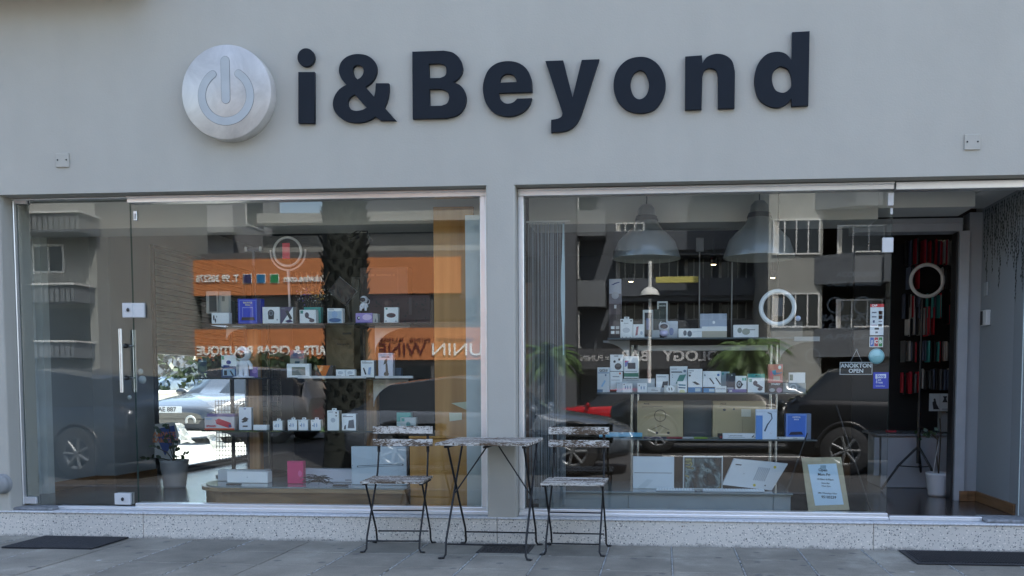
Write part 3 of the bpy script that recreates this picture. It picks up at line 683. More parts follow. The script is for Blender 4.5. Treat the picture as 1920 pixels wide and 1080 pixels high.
# mats and drain cover
def flat(name, lab, cat, pts, z, m, h=.01):
    p = MB(); n = len(pts); p.add([(x, y, z) for x, y in pts]+[(x*1, y, .0005) for x, y in pts], [tuple(range(n))]+[(k, n+k, n+(k+1) % n, (k+1) % n) for k in range(n)], m)
    return tag(p.build(name), lab, cat)
m1 = mat('charcoal_carpet', (.028, .030, .036), .95, 0, .25, 60., 1., 500.)
flat('door_mat', 'charcoal fabric door mat in front of the glass door', 'mat', [(-4.19, -.46), (-3.585, -.46), (-3.60, -.03), (-4.20, -.03)], .010, m1)
t = thing('door_mat', 'dark ribbed rubber door mat below the open entrance on the right', 'mat', (1.475, -.47, 0))
p = MB(); p.bev(0, 0, .001, .78, .43, .008, DKRUB, .003); p.build('mat_border', t)
for k in range(44):
    p = MB() if k == 0 else p; p.box(.035+k*.0163, .04, .008, .043+k*.0163, .39, .012, DKRUB)
p.build('rib_field', t)
t = thing('drain_cover', 'patterned iron drain cover set in the pavement under the table', 'drain cover', (-1.15, -.34, 0))
CI = mat('cast_iron', (.05, .047, .045), .7, .3, .4, 60.)
p = MB(); p.bev(0, 0, -.004, .33, .31, .004, CI, .002); p.build('plate', t)
p = MB()
for i in range(11):
    for j in range(10):
        x, y = .022+i*.0275, .018+j*.0285; p.box(x, y, .004, x+.016, y+.014, .0075, CI) if (i+j) % 2 else p.box(x, y, .004, x+.010, y+.02, .0075, CI)
p.build('raised_pattern', t)

# ================================================================== across the street (seen mirrored in the glass)
BEIGE = mat('sunlit_beige_render', (.27, .272, .25), .85, 0, .08, 1.5); GREYB = mat('grey_render', (.30, .30, .30), .85, 0, .1, 1.5)
DKWIN = mat('dark_window_glass', (.02, .025, .03), .08); PALEF = mat('pale_window_frame', (.6, .6, .58), .5); BALG = mat('grey_balcony_front', (.14, .15, .16), .7, 0, .1, 3.)
CURT = mat('pale_curtain', (.55, .53, .48), .9, 0, .1, 6.)
def win(par, x0, z0, x1, z1, y, nm='window', curtain=True, n=3):     # a window in a wall facing +y
    f = MB(); e = .06
    for a, b, c, d in ((x0, z0, x1, z0+e), (x0, z1-e, x1, z1), (x0, z0+e, x0+e, z1-e), (x1-e, z0+e, x1, z1-e)): f.box(a, y, b, c, y+.06, d, PALEF)
    for k in range(1, n): xx = x0+(x1-x0)*k/n; f.box(xx-.025, y, z0+e, xx+.025, y+.05, z1-e, PALEF)
    o = f.build(nm, par)
    p = MB(); p.box(x0+e, y+.005, z0+e, x1-e, y+.02, z1-e, DKWIN); p.build('pane', o)
    if curtain:
        p = MB(); p.box(x0+e, y+.021, z0+e, x0+e+(x1-x0)*random.uniform(.05, .12), y+.028, z1-e, CURT); p.build('curtain', o)
def block(name, label, P0, P1, z0, z1, depth, m):
    t = thing(name, label, 'building')
    p = MB(); p.box(P0, P1-depth, z0, 0, 0, 0, m) if 0 else None
    return t
# 1 the orange-fronted shops, one storey with a deep canopy above
YV = 27.0; yo = 2*GL-YV
A0, A1 = mir(352, 488, YV), mir(865, 550, YV); B0, B1 = mir(357, 618, YV), mir(935, 675, YV)
t1 = thing('wine_shop_building', 'low building across the street with two orange sign bands', 'building')
ORG = mat('orange_sign_band', (.52, .19, .07), .6, 0, .05); ORGD = mat('orange_awning', (.66, .20, .06), .7, 0, .08)
p = MB(); p.box(A0.x, yo, A1.z, A1.x, yo+.12, A0.z, ORG); p.build('upper_sign_band', t1)
p = MB(); p.box(B0.x, yo, B1.z, B1.x, yo+.12, B0.z, ORG); p.build('lower_sign_band', t1)
p = MB(); p.box(A0.x+.5, yo-4, -.6, B1.x+1, yo-.02, A0.z+.25, mat('dim_shop_front', (.10, .10, .10), .7)); p.build('wall', t1)
ZM = B0.z
for k in range(6):
    xx = A0.x+.8+k*1.7; p = MB(); p.box(xx, yo-.01, B0.z+.3, xx+1.55, yo+.03, A1.z-.2, DKWIN); p.build('window', t1); p = MB(); p.box(xx, yo-.01, -.3, xx+1.55, yo+.03, B1.z-.2, DKWIN); p.build('shop_window', t1)
WL = mat('white_sign_letters', (.85, .85, .82), .5); DR = mat('dark_red_letters', (.12, .02, .015), .5)
def mtext(s, px0, px1, py, hpx, m, par, YV_, off=.0, sx=None, nm='sign_lettering'):
    a, b = mir(px0, py, YV_), mir(px1, py, YV_)
    o = text(nm, s, ((a.x+b.x)/2, a.y+.16, (a.z+b.z)/2), hpx*(YV_+5.9)/1720*1.37, m, par, .01, back=True, off=off)
    bpy.context.view_layer.update(); wd = o.dimensions.x
    if wd > 0: o.scale[0] = (b.x-a.x)/wd
    return o
mtext('T. 99 305276', 372, 452, 523, 14, WL, t1, YV, .012)
mtext('| info@drinkwine.com', 535, 668, 523, 13, WL, t1, YV, .010)
for px, c in ((467, (60, 60, 100)), (492, (30, 110, 160)), (517, (40, 130, 80))):
    a = mir(px, 523, YV); p = MB(); p.bev(a.x-.17, yo+.121, a.z-.17, a.x+.17, yo+.15, a.z+.17, WL, .02); p.bev(a.x-.15, yo+.151, a.z-.15, a.x+.15, yo+.16, a.z+.15, cm(c), .02)
    p.build('sign_icon', t1)
mtext('SPIRITS & CIGAR BOUTIQUE', 374, 640, 658, 17, WL, t1, YV, .016)
mtext('PUNIN', 812, 925, 657, 24, WL, t1, YV, .0)
mtext('WINE', 712, 800, 657, 24, DR, t1, YV, .0)
mtext('WHISKY  GINS  RUMS', 714, 888, 638, 7, DR, t1, YV)
# canopy and storeys over it: long pale and dark bands
YW = 33.0; yw = 2*GL-YW
t2 = thing('banded_building', 'broad pale building with long horizontal balcony bands behind the orange shops', 'building')
for (a, b, m, d) in ((412, 423, BEIGE, 1.6), (423, 449, DKWIN, 0), (449, 484, BEIGE, 1.0), (484, 505, DKWIN, 0), (505, 640, GREYB, .3)):
    P, Q = mir(508, a, YW), mir(925, b, YW); p = MB(); p.box(P.x, yw-6, Q.z, Q.x, yw+d*.9, P.z, m); p.build('storey_band', t2)
for k in range(5):
    P = mir(560+k*75, 490, YW); p = MB(); p.box(P.x-.05, yw, P.z-.9, P.x+.05, yw+.06, P.z+.35, PALEF); p.build('mullion', t2)
# 2 grey corner building in steep perspective, left of the sky
YG = 41.0
P = mir(445, 380, YG)
t3 = thing('plain_corner_building', 'tall plain building whose long flank runs away from the street', 'building')
xg = mir(437, 440, YG).x; yg = 2*GL-YG
p = MB(); p.box(xg-14, yg-6, -.6, xg, yg, 22, GREYB); p.build('wall', t3)
for k in range(1):
    for j in range(5):
        y = yg-1.5-k*5; z = 3.+j*3.3
        p = MB(); p.box(xg-.02, y-2.2, z, xg+.04, y, z+1.7, PALEF); f = p.build('window', t3); p = MB(); p.box(xg+.041, y-2.1, z+.1, xg+.05, y-.1, z+1.6, DKWIN); p.build('pane', f)
for j in range(5): p = MB(); p.box(xg-14, yg+.002, 2.2+j*3.3, xg+.5, yg+1.0, 2.45+j*3.3, BEIGE); p.build('balcony_slab', t3)
for j in range(4):
    for k in range(3): win(t3, xg-12.5+k*4.2, 3.3+j*3.3, xg-9.9+k*4.2, 5.0+j*3.3, yg+.003, n=2)

# 3 beige house with ribbed balconies mirrored in the door
YH = 21.0; yh = 2*GL-YH
t4 = thing('beige_house', 'beige house with ribbed grey balconies mirrored in the left glass door', 'building')
P, Q = mir(40, 372, YH), mir(187, 700, YH)
p = MB(); p.box(P.x-3, yh-7, -.6, Q.x, yh, P.z+3, BEIGE); p.build('wall', t4)
for a, b in ((413, 444), (541, 570), (645, 672)):
    P1, Q1 = mir(45, a, YH), mir(186 if a < 500 else 178, b, YH)
    p = MB(); p.box(P1.x-3, yh, Q1.z, Q1.x, yh+1.0, P1.z, BALG); o = p.build('balcony', t4)
    q_ = MB()
    for k in range(26): xx = Q1.x-.1-k*.17; q_.box(xx-.012, yh+1.0, Q1.z+.02, xx+.012, yh+1.015, P1.z-.02, DARKIN)
    q_.box(P1.x-3, yh, P1.z, Q1.x+.05, yh+1.06, P1.z+.06, PALEF); q_.build('ribs', o)
for a, b in ((458, 512),):
    P1, Q1 = mir(64, b, YH), mir(121, a, YH); win(t4, P1.x, P1.z, Q1.x, Q1.z, yh, n=2, curtain=False)
P1, Q1 = mir(70, 640, YH), mir(168, 578, YH); p = MB(); p.box(P1.x, yh, P1.z, Q1.x, yh+.03, Q1.z, DKWIN); p.build('garage_opening', t4)
# 4 central flats with long dark balconies and the bar below
YM = 34.0; ym = 2*GL-YM
t5 = thing('bar_building', 'grey block of flats with a cocktail bar on its ground floor', 'building')
P, Q = mir(1075, 372, YM), mir(1475, 700, YM)
MIDG = mat('mid_grey_render', (.095, .105, .12), .85, 0, .1); PARA = mat('slate_parapet', (.075, .085, .10), .7)  # darkened: shade on the fronts of this block is put into the colours
p = MB(); p.box(P.x-.5, ym-8, -.6, Q.x, ym-1.4, 12.4, MIDG); p.build('wall', t5)
for a, b, m, x0, x1 in ((380, 415, MIDG, 1210, 1480), (434, 466, PARA, 1150, 1475), (522, 552, PARA, 1150, 1440), (600, 625, MIDG, 1150, 1480)):
    P1, Q1 = mir(x0, a, YM), mir(x1, b, YM); p = MB(); p.box(P1.x, ym-.16, Q1.z, Q1.x, ym, P1.z, m); p.box(P1.x, ym-1.4, Q1.z-.2, Q1.x, ym-.16, Q1.z, MIDG); p.build('balcony', t5)
for j, (a, b) in enumerate(((418, 436), (468, 524), (554, 600))):
    for k in range(5):
        P1, Q1 = mir(1155+k*64, b, YM+1.4), mir(1208+k*64, a, YM+1.4); win(t5, P1.x, P1.z, Q1.x, Q1.z, ym-1.39, n=3)
P1, Q1 = mir(1085, 692, YM-1), mir(1545, 652, YM-1); p = MB(); p.box(P1.x, ym+.2, P1.z, Q1.x, ym+1.0, Q1.z, mat('dark_fascia', (.055, .058, .065), .5)); p.build('fascia', t5)
GL_ = mat('grey_letters', (.55, .55, .55), .4)
mtext('MIXOLOGY', 1243, 1402, 668, 20, GL_, t5, YM-1, .018).location[1] = ym+1.02
mtext('BAR', 1163, 1218, 668, 20, GL_, t5, YM-1, .018).location[1] = ym+1.02
mtext('BY', 1134, 1142, 672, 7, GL_, t5, YM-1).location[1] = ym+1.02
mtext('PUNIN', 1088, 1130, 672, 12, GL_, t5, YM-1, .0).location[1] = ym+1.02
P1, Q1 = mir(1229, 527, YM-1), mir(1310, 515, YM-1); p = MB(); p.box(P1.x, ym+.3, P1.z, Q1.x, ym+.5, Q1.z, mat('yellow_canopy_strip', (.55, .50, .14), .6)); p.build('yellow_strip', t5)
# 5 flats with angled balconies at the right
YR = 26.0; yr = 2*GL-YR
t6 = thing('angled_balcony_flats', 'beige block of flats with staggered angular balconies at the right', 'building')
P = mir(1480, 640, YR+2); xr0 = mir(1440, 500, YR+3).x
p = MB(); p.box(xr0, yr-9, -.6, xr0+14, yr-3, 17, BEIGE); p.build('wall', t6)
for j in range(5):
    z = 2.1+j*2.7
    win(t6, xr0+.15, z+1.0, xr0+1.9, z+2.3, yr-2.99, n=4)
    for i in range(3):
        x0 = xr0+2.0+i*2.3; y0 = yr-3+i*.9; d = 1.9
        p = MB(); p.box(x0, yr-3.2, z-.7, x0+2.28, y0, z+2.1, BEIGE); p.build('wall_bay', t6)
        vs = [(x0-.3, y0, z-.1), (x0+1.0, y0+.8, z-.1), (x0+2.2, y0+.8, z-.1), (x0+2.2, y0, z-.1)]; vs += [(a, b, c+1.05) for a, b, c in vs]
        p = MB(); p.add(vs, [(3, 2, 1, 0), (4, 5, 6, 7), (0, 1, 5, 4), (1, 2, 6, 5), (2, 3, 7, 6)], BALG); p.box(x0+1.0, y0+.75, z+.95, x0+2.25, y0+.86, z+1.0, PALEF); p.build('balcony', t6)
        win(t6, x0+.5, z+.9, x0+2.2, z+2.05, y0+.005, n=3)
# 6 receding row left of the bar
t7 = thing('receding_flats', 'row of grey flats running away from the street behind the bar', 'building')
p = MB(); xq = mir(1065, 500, 30).x
p.box(xq-10, -75, -.6, xq, -33, 16, mat('shaded_grey_render', (.085, .09, .10), .85, 0, .1)); p.build('wall', t7)  # wall colour darkened to carry the shade on the receding row
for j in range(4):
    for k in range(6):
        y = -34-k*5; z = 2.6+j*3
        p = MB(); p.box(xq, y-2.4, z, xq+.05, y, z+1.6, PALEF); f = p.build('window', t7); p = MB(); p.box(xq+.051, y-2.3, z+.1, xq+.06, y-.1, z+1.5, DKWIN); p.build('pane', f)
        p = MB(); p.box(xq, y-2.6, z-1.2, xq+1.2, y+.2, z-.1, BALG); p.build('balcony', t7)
# filling houses so that the mirrored street has no gaps
t8 = thing('distant_houses', 'plain pale houses closing the far end of the street', 'building')
p = MB(); p.box(14, -60, -.6, 34, -32, 11, GREYB); p.build('wall', t8)
# street lamp with a mushroom cap
a = mir(1218, 600, 22); base = -.62
t = thing('street_lamp', 'slim street lamp with a white mushroom cap across the road', 'street lamp', (a.x, a.y, base))
capz = mir(1220, 553, 22).z-base; LP = mat('lamp_white', (.70, .70, .66), .5)
p = MB(); p.tube([(0, 0, 0), (0, 0, capz-.1)], [.07, .05], LP, 12); p.build('pole', t)
p = MB(); p.lathe([(.29, 0), (.285, .04), (.24, .13), (.15, .21), (.05, .25), (0, .255)], (0, 0, capz), LP, 24); p.lathe([(.0, .03), (.27, 0)], (0, 0, capz), DARKIN, 24); p.build('cap', t)
p = MB(); p.tube([(0, 0, capz+.25), (0, 0, capz+1.0)], .055, LP, 10); p.build('upper_pole', t)

# ------------------------------------------------------------------ cars
RIM = mat('dull_alloy', (.22, .23, .24), .4, .6, .1)
def car(label, x, y, z, rz, col, L=4.3, H=1.45, Wd=1.76, kind='hatch', gloss=.25, group=None):
    t = thing('parked_car', label, 'car', (x, y, z), rz, 'cars parked across the street')
    paint = mat('car_paint_%02x%02x%02x' % col, lin(col), gloss, .3, .02, coat=.8)
    # stations along the car: s, half width, sill, belt, roof (0 = no cabin), roof half width
    if kind == 'suv': st = [(-.5, .70, .42, .80, 0), (-.49, .84, .32, .93, 0), (-.44, .9, .26, 1.0, 1.30), (-.40, .9, .26, 1.02, 1.55), (-.1, .9, .26, 1.0, 1.62), (.08, .9, .26, .98, 1.56), (.22, .9, .26, .96, .97), (.24, .9, .26, .95, 0), (.42, .88, .27, .84, 0), (.49, .78, .35, .70, 0), (.5, .66, .42, .62, 0)]
    else: st = [(-.5, .66, .42, .78, 0), (-.49, .82, .30, .90, 0), (-.44, .88, .22, .95, 1.02), (-.36, .88, .20, .95, 1.34), (-.12, .88, .2, .93, 1.46), (.04, .88, .2, .91, 1.40), (.2, .88, .2, .89, .91), (.22, .88, .2, .88, 0), (.40, .86, .22, .76, 0), (.485, .76, .30, .62, 0), (.5, .62, .38, .54, 0)]
    k = H/1.46 if kind != 'suv' else H/1.62; rings = []; n = 12; tops = []
    fine = []
    for i in range(len(st)-1):
        m_ = 3
        for j in range(m_): f = j/m_; fine.append(tuple(st[i][q]+(st[i+1][q]-st[i][q])*f if not (q == 4 and (st[i][4] == 0 or st[i+1][4] == 0)) else (st[i][4] if f < .5 else st[i+1][4]) for q in range(5)))
    fine.append(st[-1])
    vs = []; fs = []; c = MB()
    for s, hw, sl, be, rf in fine:
        hw *= Wd/1.76; prof = [(0, sl), (hw*.86, sl), (hw*.98, sl+.10), (hw, (sl+be)/2), (hw*.985, be-.08), (hw*.93, be)]
        if rf > 0: prof += [(hw*.93-(rf-be)*.22, be+(rf-be)*.55), (hw*.93-(rf-be)*.42, rf-.04), (hw*.5, rf), (0, rf+.01)]
        else: prof += [(hw*.90, be+.01), (hw*.80, be+.035), (hw*.5, be+.055), (0, be+.06)]
        full = [(s*L, w_, h_*k) for w_, h_ in prof]+[(s*L, -w_, h_*k) for w_, h_ in reversed(prof[1:-1])]
        rings.append(full)
    nn = len(rings[0]); body = [p_ for r_ in rings for p_ in r_]
    bf, gf = [], []
    for i in range(len(rings)-1):
        cab = fine[i][4] > 0 and fine[i+1][4] > 0; sc_ = abs(fine[i+1][4]-fine[i][4])/(abs(fine[i+1][0]-fine[i][0])*L+1e-6)
        for q in range(nn):
            f = (i*nn+q, i*nn+(q+1) % nn, (i+1)*nn+(q+1) % nn, (i+1)*nn+q)
            qq = q if q < 10 else nn-1-q
            side = cab and qq in (5, 6); ws = cab and sc_ > .35 and qq in (5, 6, 7, 8)
            s_ = (fine[i][0]+fine[i+1][0])/2
            if (side and not (-.13 < s_ < -.10)) or ws: gf.append(f)
            else: bf.append(f)
    c.add(body, bf, paint, True); c.add([body[q] for q in range(nn)], [tuple(range(nn))], paint); c.add(body[-nn:], [tuple(reversed(range(nn)))], paint)
    b_ = c.build('body', t)
    c = MB(); c.add(body, gf, DKWIN, True); c.build('windows', t)
    for sx in (-.31, .30):
        for sy in (-1, 1):
            c = MB(); rr = .325*(1.1 if kind == 'suv' else 1); yy = sy*(Wd/2-.10)
            c.lathe([(rr*.62, -.105), (rr*.96, -.10), (rr, -.07), (rr, .07), (rr*.96, .10), (rr*.62, .105)], (sx*L, yy, rr), DKRUB, 28, 'y'); wo = c.build('wheel', t)
            c = MB(); c.lathe([(rr*.62, .09*sy), (rr*.60, .105*sy), (rr*.5, .07*sy)], (sx*L, yy, rr), RIM, 24, 'y')
            for q in range(7):
                a_ = q*2*math.pi/7; c.tube([(sx*L, yy+.085*sy, rr), (sx*L+rr*.58*math.cos(a_), yy+.09*sy, rr+rr*.58*math.sin(a_))], .024, RIM, 6)
            c.build('rim', wo)
            c = MB(); c.ring((sx*L, sy*(Wd/2*.985), rr), rr*1.12, .03, BLACKP, 20, 6, .1, math.pi-.1); c.build('wheel_arch', t)
    for sy in (-1, 1):
        c = MB(); c.ball((.462*L, sy*.63, .60*k), (.09, .17, .075), mat('headlight_lens', (.22, .23, .25), .08, .5), 12, 8); c.build('headlight', t)
        c = MB(); c.ball((-.475*L, sy*.66, .80*k), (.05, .15, .09), mat('tail_light_red', (.35, .01, .01), .2), 10, 6); c.build('tail_light', t)
        c = MB(); c.ball((.17*L, sy*(Wd/2+.03), .96*k), (.06, .12, .07), paint, 10, 6); c.build('wing_mirror', t)
    return t
def mcar(label, pxc, Yc, z, col, rz=0., **kw):
    a = mir(pxc, 760, Yc); return car(label, a.x, a.y, z, rz, col, **kw)
mcar('silver off-road car parked by the grass strip', 440, 12.6, -.16, (176, 170, 162), math.pi, kind='suv', L=3.9, H=1.55, gloss=.3)
mcar('dark blue-grey car parked at the kerb by the left end of the shop', 92, 5.9, -.15, (42, 50, 60), math.pi*1.06, L=4.2, H=1.4)
mcar('grey estate car parked near the pavement between the two windows', 930, 6.6, -.15, (104, 112, 122), 0., L=3.8, H=1.30)
mcar('dark green saloon car parked right by the pavement', 1375, 10.6, -.15, (38, 44, 46), 0., L=4.3, H=1.30)
mcar('bright red car parked far across the road', 1150, 22., -.55, (190, 20, 30), math.pi, L=4.2, H=1.45)
mcar('white hatchback parked on the far lane', 1470, 15.4, -.3, (205, 205, 200), 0., L=4.2, H=1.45)
mcar('black hatchback parked by the right end of the shop', 1765, 6.9, -.15, (24, 26, 30), math.pi*.05, L=4.1, H=1.5)
mcar('pale blue car parked beyond the grass strip', 650, 17.5, -.35, (120, 140, 160), 0., L=4.2, H=1.45)

# ------------------------------------------------------------------ palms, hedges
def palm_trunk(label, x, y, z, h, r, lean=0.):
    t = thing('palm_tree', label, 'palm tree', (x, y, z))
    m = mat('palm_trunk_fibre', (.028, .032, .026), .95, 0, .3, 25., 1., 60.)
    c = MB(); c.tube([(lean*k/8, 0, h*k/8) for k in range(9)], [r*1.05]+[r*.86]*7+[r*.9], m, 16); c.build('trunk', t)
    c = MB()
    for k in range(int(h*90)):
        zz = k/90.; a = k*2.399; rr = r*.84; ca, sa = math.cos(a), math.sin(a); l = random.uniform(.04, .11); w_ = .05
        o = Vector((lean*zz/h+rr*ca, rr*sa, zz)); tip = o+Vector((ca*l*.75, sa*l*.75, l*.9)); tn = Vector((-sa, ca, 0))*w_
        c.add([o-tn, o+tn, tip+tn*.5, tip-tn*.5, o-Vector((0, 0, .07))], [(0, 1, 2, 3), (0, 3, 4), (1, 4, 2), (3, 2, 4)], m)
    tag(c.build('leaf_bases', t), kind='stuff')
    c = MB()
    for k in range(34): frond(c, Vector((lean, 0, h)), k*2.399, random.uniform(-.1, 1.2), 2.3, FROND)
    c.build('crown', t); return t
def frond(c, o, az, el, L, m, n=16):
    d = Vector((math.cos(az)*math.cos(el), math.sin(az)*math.cos(el), math.sin(el))); p = o.copy(); sd_ = Vector((-math.sin(az), math.cos(az), 0))
    for k in range(n):
        q = p+d*(L/n); d = (d+Vector((0, 0, -.11))).normalized(); w_ = L*.23*math.sin(math.pi*(k+1.5)/(n+2))
        for s in (-1, 1):
            b = q+sd_*s*w_+d*w_*.7+Vector((0, 0, -w_*.35))
            c.add([p, q, b], [(0, 1, 2)], m)
        c.add([p-sd_*.008, p+sd_*.008, q+sd_*.008, q-sd_*.008], [(0, 1, 2, 3)], m); p = q
a = mir(652, 700, 6.7)
palm_trunk('thick palm trunk standing at the kerb opposite the left window', a.x, a.y, -.15, 8.5, .34, -.05)
def fan_plant(label, px, py, Yv, r, z0, nf=26):
    a = mir(px, py, Yv); t = thing('palm_shrub', label, 'palm', (a.x, a.y, z0))
    c = MB(); c.tube([(0, 0, 0), (0, 0, a.z-z0)], [.13, .11], mat('palm_trunk_fibre'), 10); c.build('trunk', t)
    c = MB()
    for k in range(nf): frond(c, Vector((0, 0, a.z-z0)), k*2.399, random.uniform(-.3, 1.0), r, FROND)
    c.build('crown', t)
fan_plant('young palm with arching fronds opposite the bar', 1405, 660, 19.5, 1.35, -.3, 40)
fan_plant('young palm with arching fronds left of the bar', 1030, 670, 17.5, 1.05, -.3, 30)
def leaf_mass(name, label, cat, bx, n, m, s=.09, par=None, kind=None):
    c = MB(); x0, y0, z0, x1, y1, z1 = bx
    for k in range(n):
        u, v, w_ = [random.uniform(-1, 1) for _ in range(3)]
        q = math.sqrt(u*u+v*v+w_*w_) or 1; q = max(q, .35); f = random.uniform(.75, 1.05)/max(q, 1)*1. if q > 1 else 1
        p = Vector(((x0+x1)/2+(x1-x0)/2*u*f, (y0+y1)/2+(y1-y0)/2*v*f, (z0+z1)/2+(z1-z0)/2*w_*f))
        a = Vector([random.gauss(0, 1) for _ in range(3)]).normalized()*s*random.uniform(.6, 1.4); b = a.cross(Vector([random.gauss(0, 1) for _ in range(3)])).normalized()*s*.5
        c.add([p-a, p-b, p+a, p+b], [(0, 1, 2, 3)], m)
    o = c.build(name, par)
    if label: tag(o, label, cat)
    return o
LEAF2 = mat('hedge_green', (.03, .055, .018), .5, 0, .5, 5.)
t = thing('hedge', 'clipped dark hedge in front of the orange shops', 'hedge'); a, b = mir(285, 700, 18), mir(720, 700, 18)
leaf_mass('foliage', None, None, (a.x, a.y-1., -.5, b.x, a.y+.4, 1.9), 9000, LEAF2, .10, t)
t = thing('hedge', 'low hedge beside the white hatchback across the road', 'hedge'); a, b = mir(1520, 700, 17), mir(1700, 700, 17)
leaf_mass('foliage', None, None, (a.x, a.y-1., -.5, b.x, a.y+.4, 1.0), 3500, LEAF2, .10, t)

# ------------------------------------------------------------------ side street seen through the shop's side window
t = thing('roller_shutter', 'half lowered ribbed roller shutter outside the side window', 'shutter')
for k in range(17):
    p = MB(); z = 1.36+k*.056; p.bev(-4.86, 2.22, z, -4.83, 4.50, z+.046, mat('dusty_shutter_slat', (.40, .42, .41), .6, 0, .25, 4.), .012); p.build('slat', t)
p = MB(); p.bev(-4.87, 2.22, 1.33, -4.82, 4.50, 1.357, PALEF, .004); p.build('bottom_bar', t)
p = MB(); p.box(-4.90, 2.22, 1.36, -4.87, 4.50, 2.313, BLACKP); p.build('gap_darkening_sheet', t)  # added black sheet, gives the slat gaps their dark shade lines
p = MB(); p.bev(-5.0, 2.2, 2.314, -4.81, 4.52, 2.55, mat('shutter_box', (.10, .10, .10), .6), .004); p.build('shutter_box', t)
t = thing('low_wall', 'sunlit cream garden wall along the side street', 'wall')
p = MB(); p.box(-12.6, 1, -.2, -12.35, 30, .80, mat('cream_wall', (.66, .62, .52), .8, 0, .06)); p.build('wall_body', t)
p = MB(); p.box(-12.65, 1, .80, -12.3, 30, .86, mat('wall_coping', (.7, .68, .62), .8)); p.build('coping', t)
t = thing('hedge', 'tall dark hedge behind the cream wall of the side street', 'hedge')
leaf_mass('foliage', None, None, (-16, 3, .2, -12.8, 30, 3.6), 9000, LEAF2, .15, t)
c1 = car('dark car parked on the sunny side street', -8.15, 11.45, -.01, R(-100), (78, 80, 84), L=4.2, H=1.36)
c1['group'] = 'cars parked on the side street'
p = MB(); p.box(-1, 0, 0, 1, 0, 0, WHITE)
c2 = car('blue van parked behind the cream wall on the side street', -14.3, 19.5, .0, R(90), (95, 115, 140), kind='suv', L=4.8, H=1.95); c2['group'] = 'cars parked on the side street'
pl_ = at(314, 768, 9.27); t = thing('number_plate_board', 'white number plate reading AE 887 on the dark car of the side street', 'number plate', pl_)
p = MB(); p.bev(-.26, -.01, -.055, .26, 0, .055, WHITECARD, .005); p.build('plate', t); text('plate_lettering', 'AE 887', (0, -.0115, 0), .11, BLACKP, t, off=.002)

# ================================================================== the window displays
W_, LB, BL, NV, TL, GY, DK = (238, 242, 243), (170, 195, 215), (36, 60, 190), (30, 34, 60), (60, 160, 150), (150, 158, 166), (40, 44, 50)
GRN, PUR, RED, ORA, BEI, PNK = (60, 120, 95), (130, 110, 180), (190, 40, 60), (215, 115, 40), (176, 162, 128), (205, 40, 110)
def prod(px0, py0, px1, py1, Y, z0, lab, col=W_, art=(), depth=.05, cat='box', name='product_box', rz=0., side=None, lean=0., group=None, tab=0, m=None):
    a, b = at(px0, py1, Y), at(px1, py0, Y)
    w_ = b.x-a.x; zb_ = a.z if z0 is None else z0; h_ = b.z-zb_
    t = thing(name, lab, cat, ((a.x+b.x)/2, Y, zb_+.0006), rz, group)
    p = MB(); p.bev(-w_/2, 0, 0, w_/2, depth, h_, m or cm(col), .0015)
    if side: p.box(w_/2-.0002, .002, .002, w_/2+.0006, depth-.002, h_-.002, cm(side))
    if lean: 
        q = MB(); q.mats = p.mats; q.f = p.f; q.m = p.m; q.sm = p.sm; q.v = [(x, y+z*math.tan(lean), z) for x, y, z in p.v]; p = q
    p.build('carton', t)
    if tab:
        p = MB(); p.bev(-w_*.2, depth*.45, h_+.001, w_*.2, depth*.5, h_+.016, cm(col), .001); p.box(-w_*.09, depth*.44, h_+.006, w_*.09, depth*.445, h_+.011, BLACKP); p.build('hang_tab', t)
    X = lambda u: -w_/2+u*w_
    Z = lambda v: h_*(1-v)
    ly = 0; p = None
    for s in art:
        ly += 1; y = -.0004*ly
        sh = (lambda z: z*math.tan(lean)) if lean else (lambda z: 0)
        if s[0] == 't':
            _, u, v, sz, st, c = s[:6]
            text('printed_text', st, (X(u), y+sh(Z(v))-.0004, Z(v)), sz*h_, cm(c), t, .0001, off=.0006 if len(s) > 6 else 0.); continue
        if p is None: p = MB()
        if s[0] == 'r': pts = [(s[1], s[2]), (s[3], s[2]), (s[3], s[4]), (s[1], s[4])]; c = s[5]
        elif s[0] == 'e': pts = [(s[1]+s[3]*math.cos(q*math.pi/9), s[2]+s[4]*math.sin(q*math.pi/9)) for q in range(18)]; c = s[5]
        else: pts = s[1]; c = s[2]
        vs = [(X(u), y+sh(Z(v)), Z(v)) for u, v in pts]
        ar = sum(vs[k][0]*vs[(k+1) % len(vs)][2]-vs[(k+1) % len(vs)][0]*vs[k][2] for k in range(len(vs)))
        if ar < 0: vs.reverse()
        p.add(vs, [tuple(range(len(vs)))], cm(c))
    if p: p.build('printed_picture', t)
    return t
zA, zB, zC, zD = 1.483, 1.090, .704, .312          # left shelves, from the top one down to the plinth
# --- shelf stands
def xr(px, py, Y=.6): return at(px, py, Y).x
ls = thing('display_stand', 'oak display stand with dark glass shelves in the left window', 'display stand')
for px in (477, 697):
    x = xr(px, 700, .93); p = MB(); p.bev(x-.045, .90, .315, x+.045, .97, 1.46, OAKH, .006); p.build('oak_post', ls)
    p = MB(); p.box(x-.052, .892, .32, x-.036, .8985, 1.455, mat('slotted_track', (.10, .07, .05), .5)); p.build('slotted_track', ls)
    p = MB()
    for k in range(34): p.box(x-.047, .8895, .34+k*.033, x-.041, .8915, .356+k*.033, BLACKP)
    p.build('track_slots', ls)
def shelf(par, px0, px1, py, z, Y0=.585, Y1=.89, m=SHELFG, pale=False):
    p = MB(); p.bev(xr(px0, py), Y0, z-.012, xr(px1, py), Y1, z, m, .002); p.build('shelf', par)
shelf(ls, 396, 772, 607, zA); shelf(ls, 366, 492, 708, zB); shelf(ls, 538, 778, 708, zB); shelf(ls, 379, 800, 808, zC)
EDG = mat('milky_shelf_edge', (.62, .65, .66), .3)
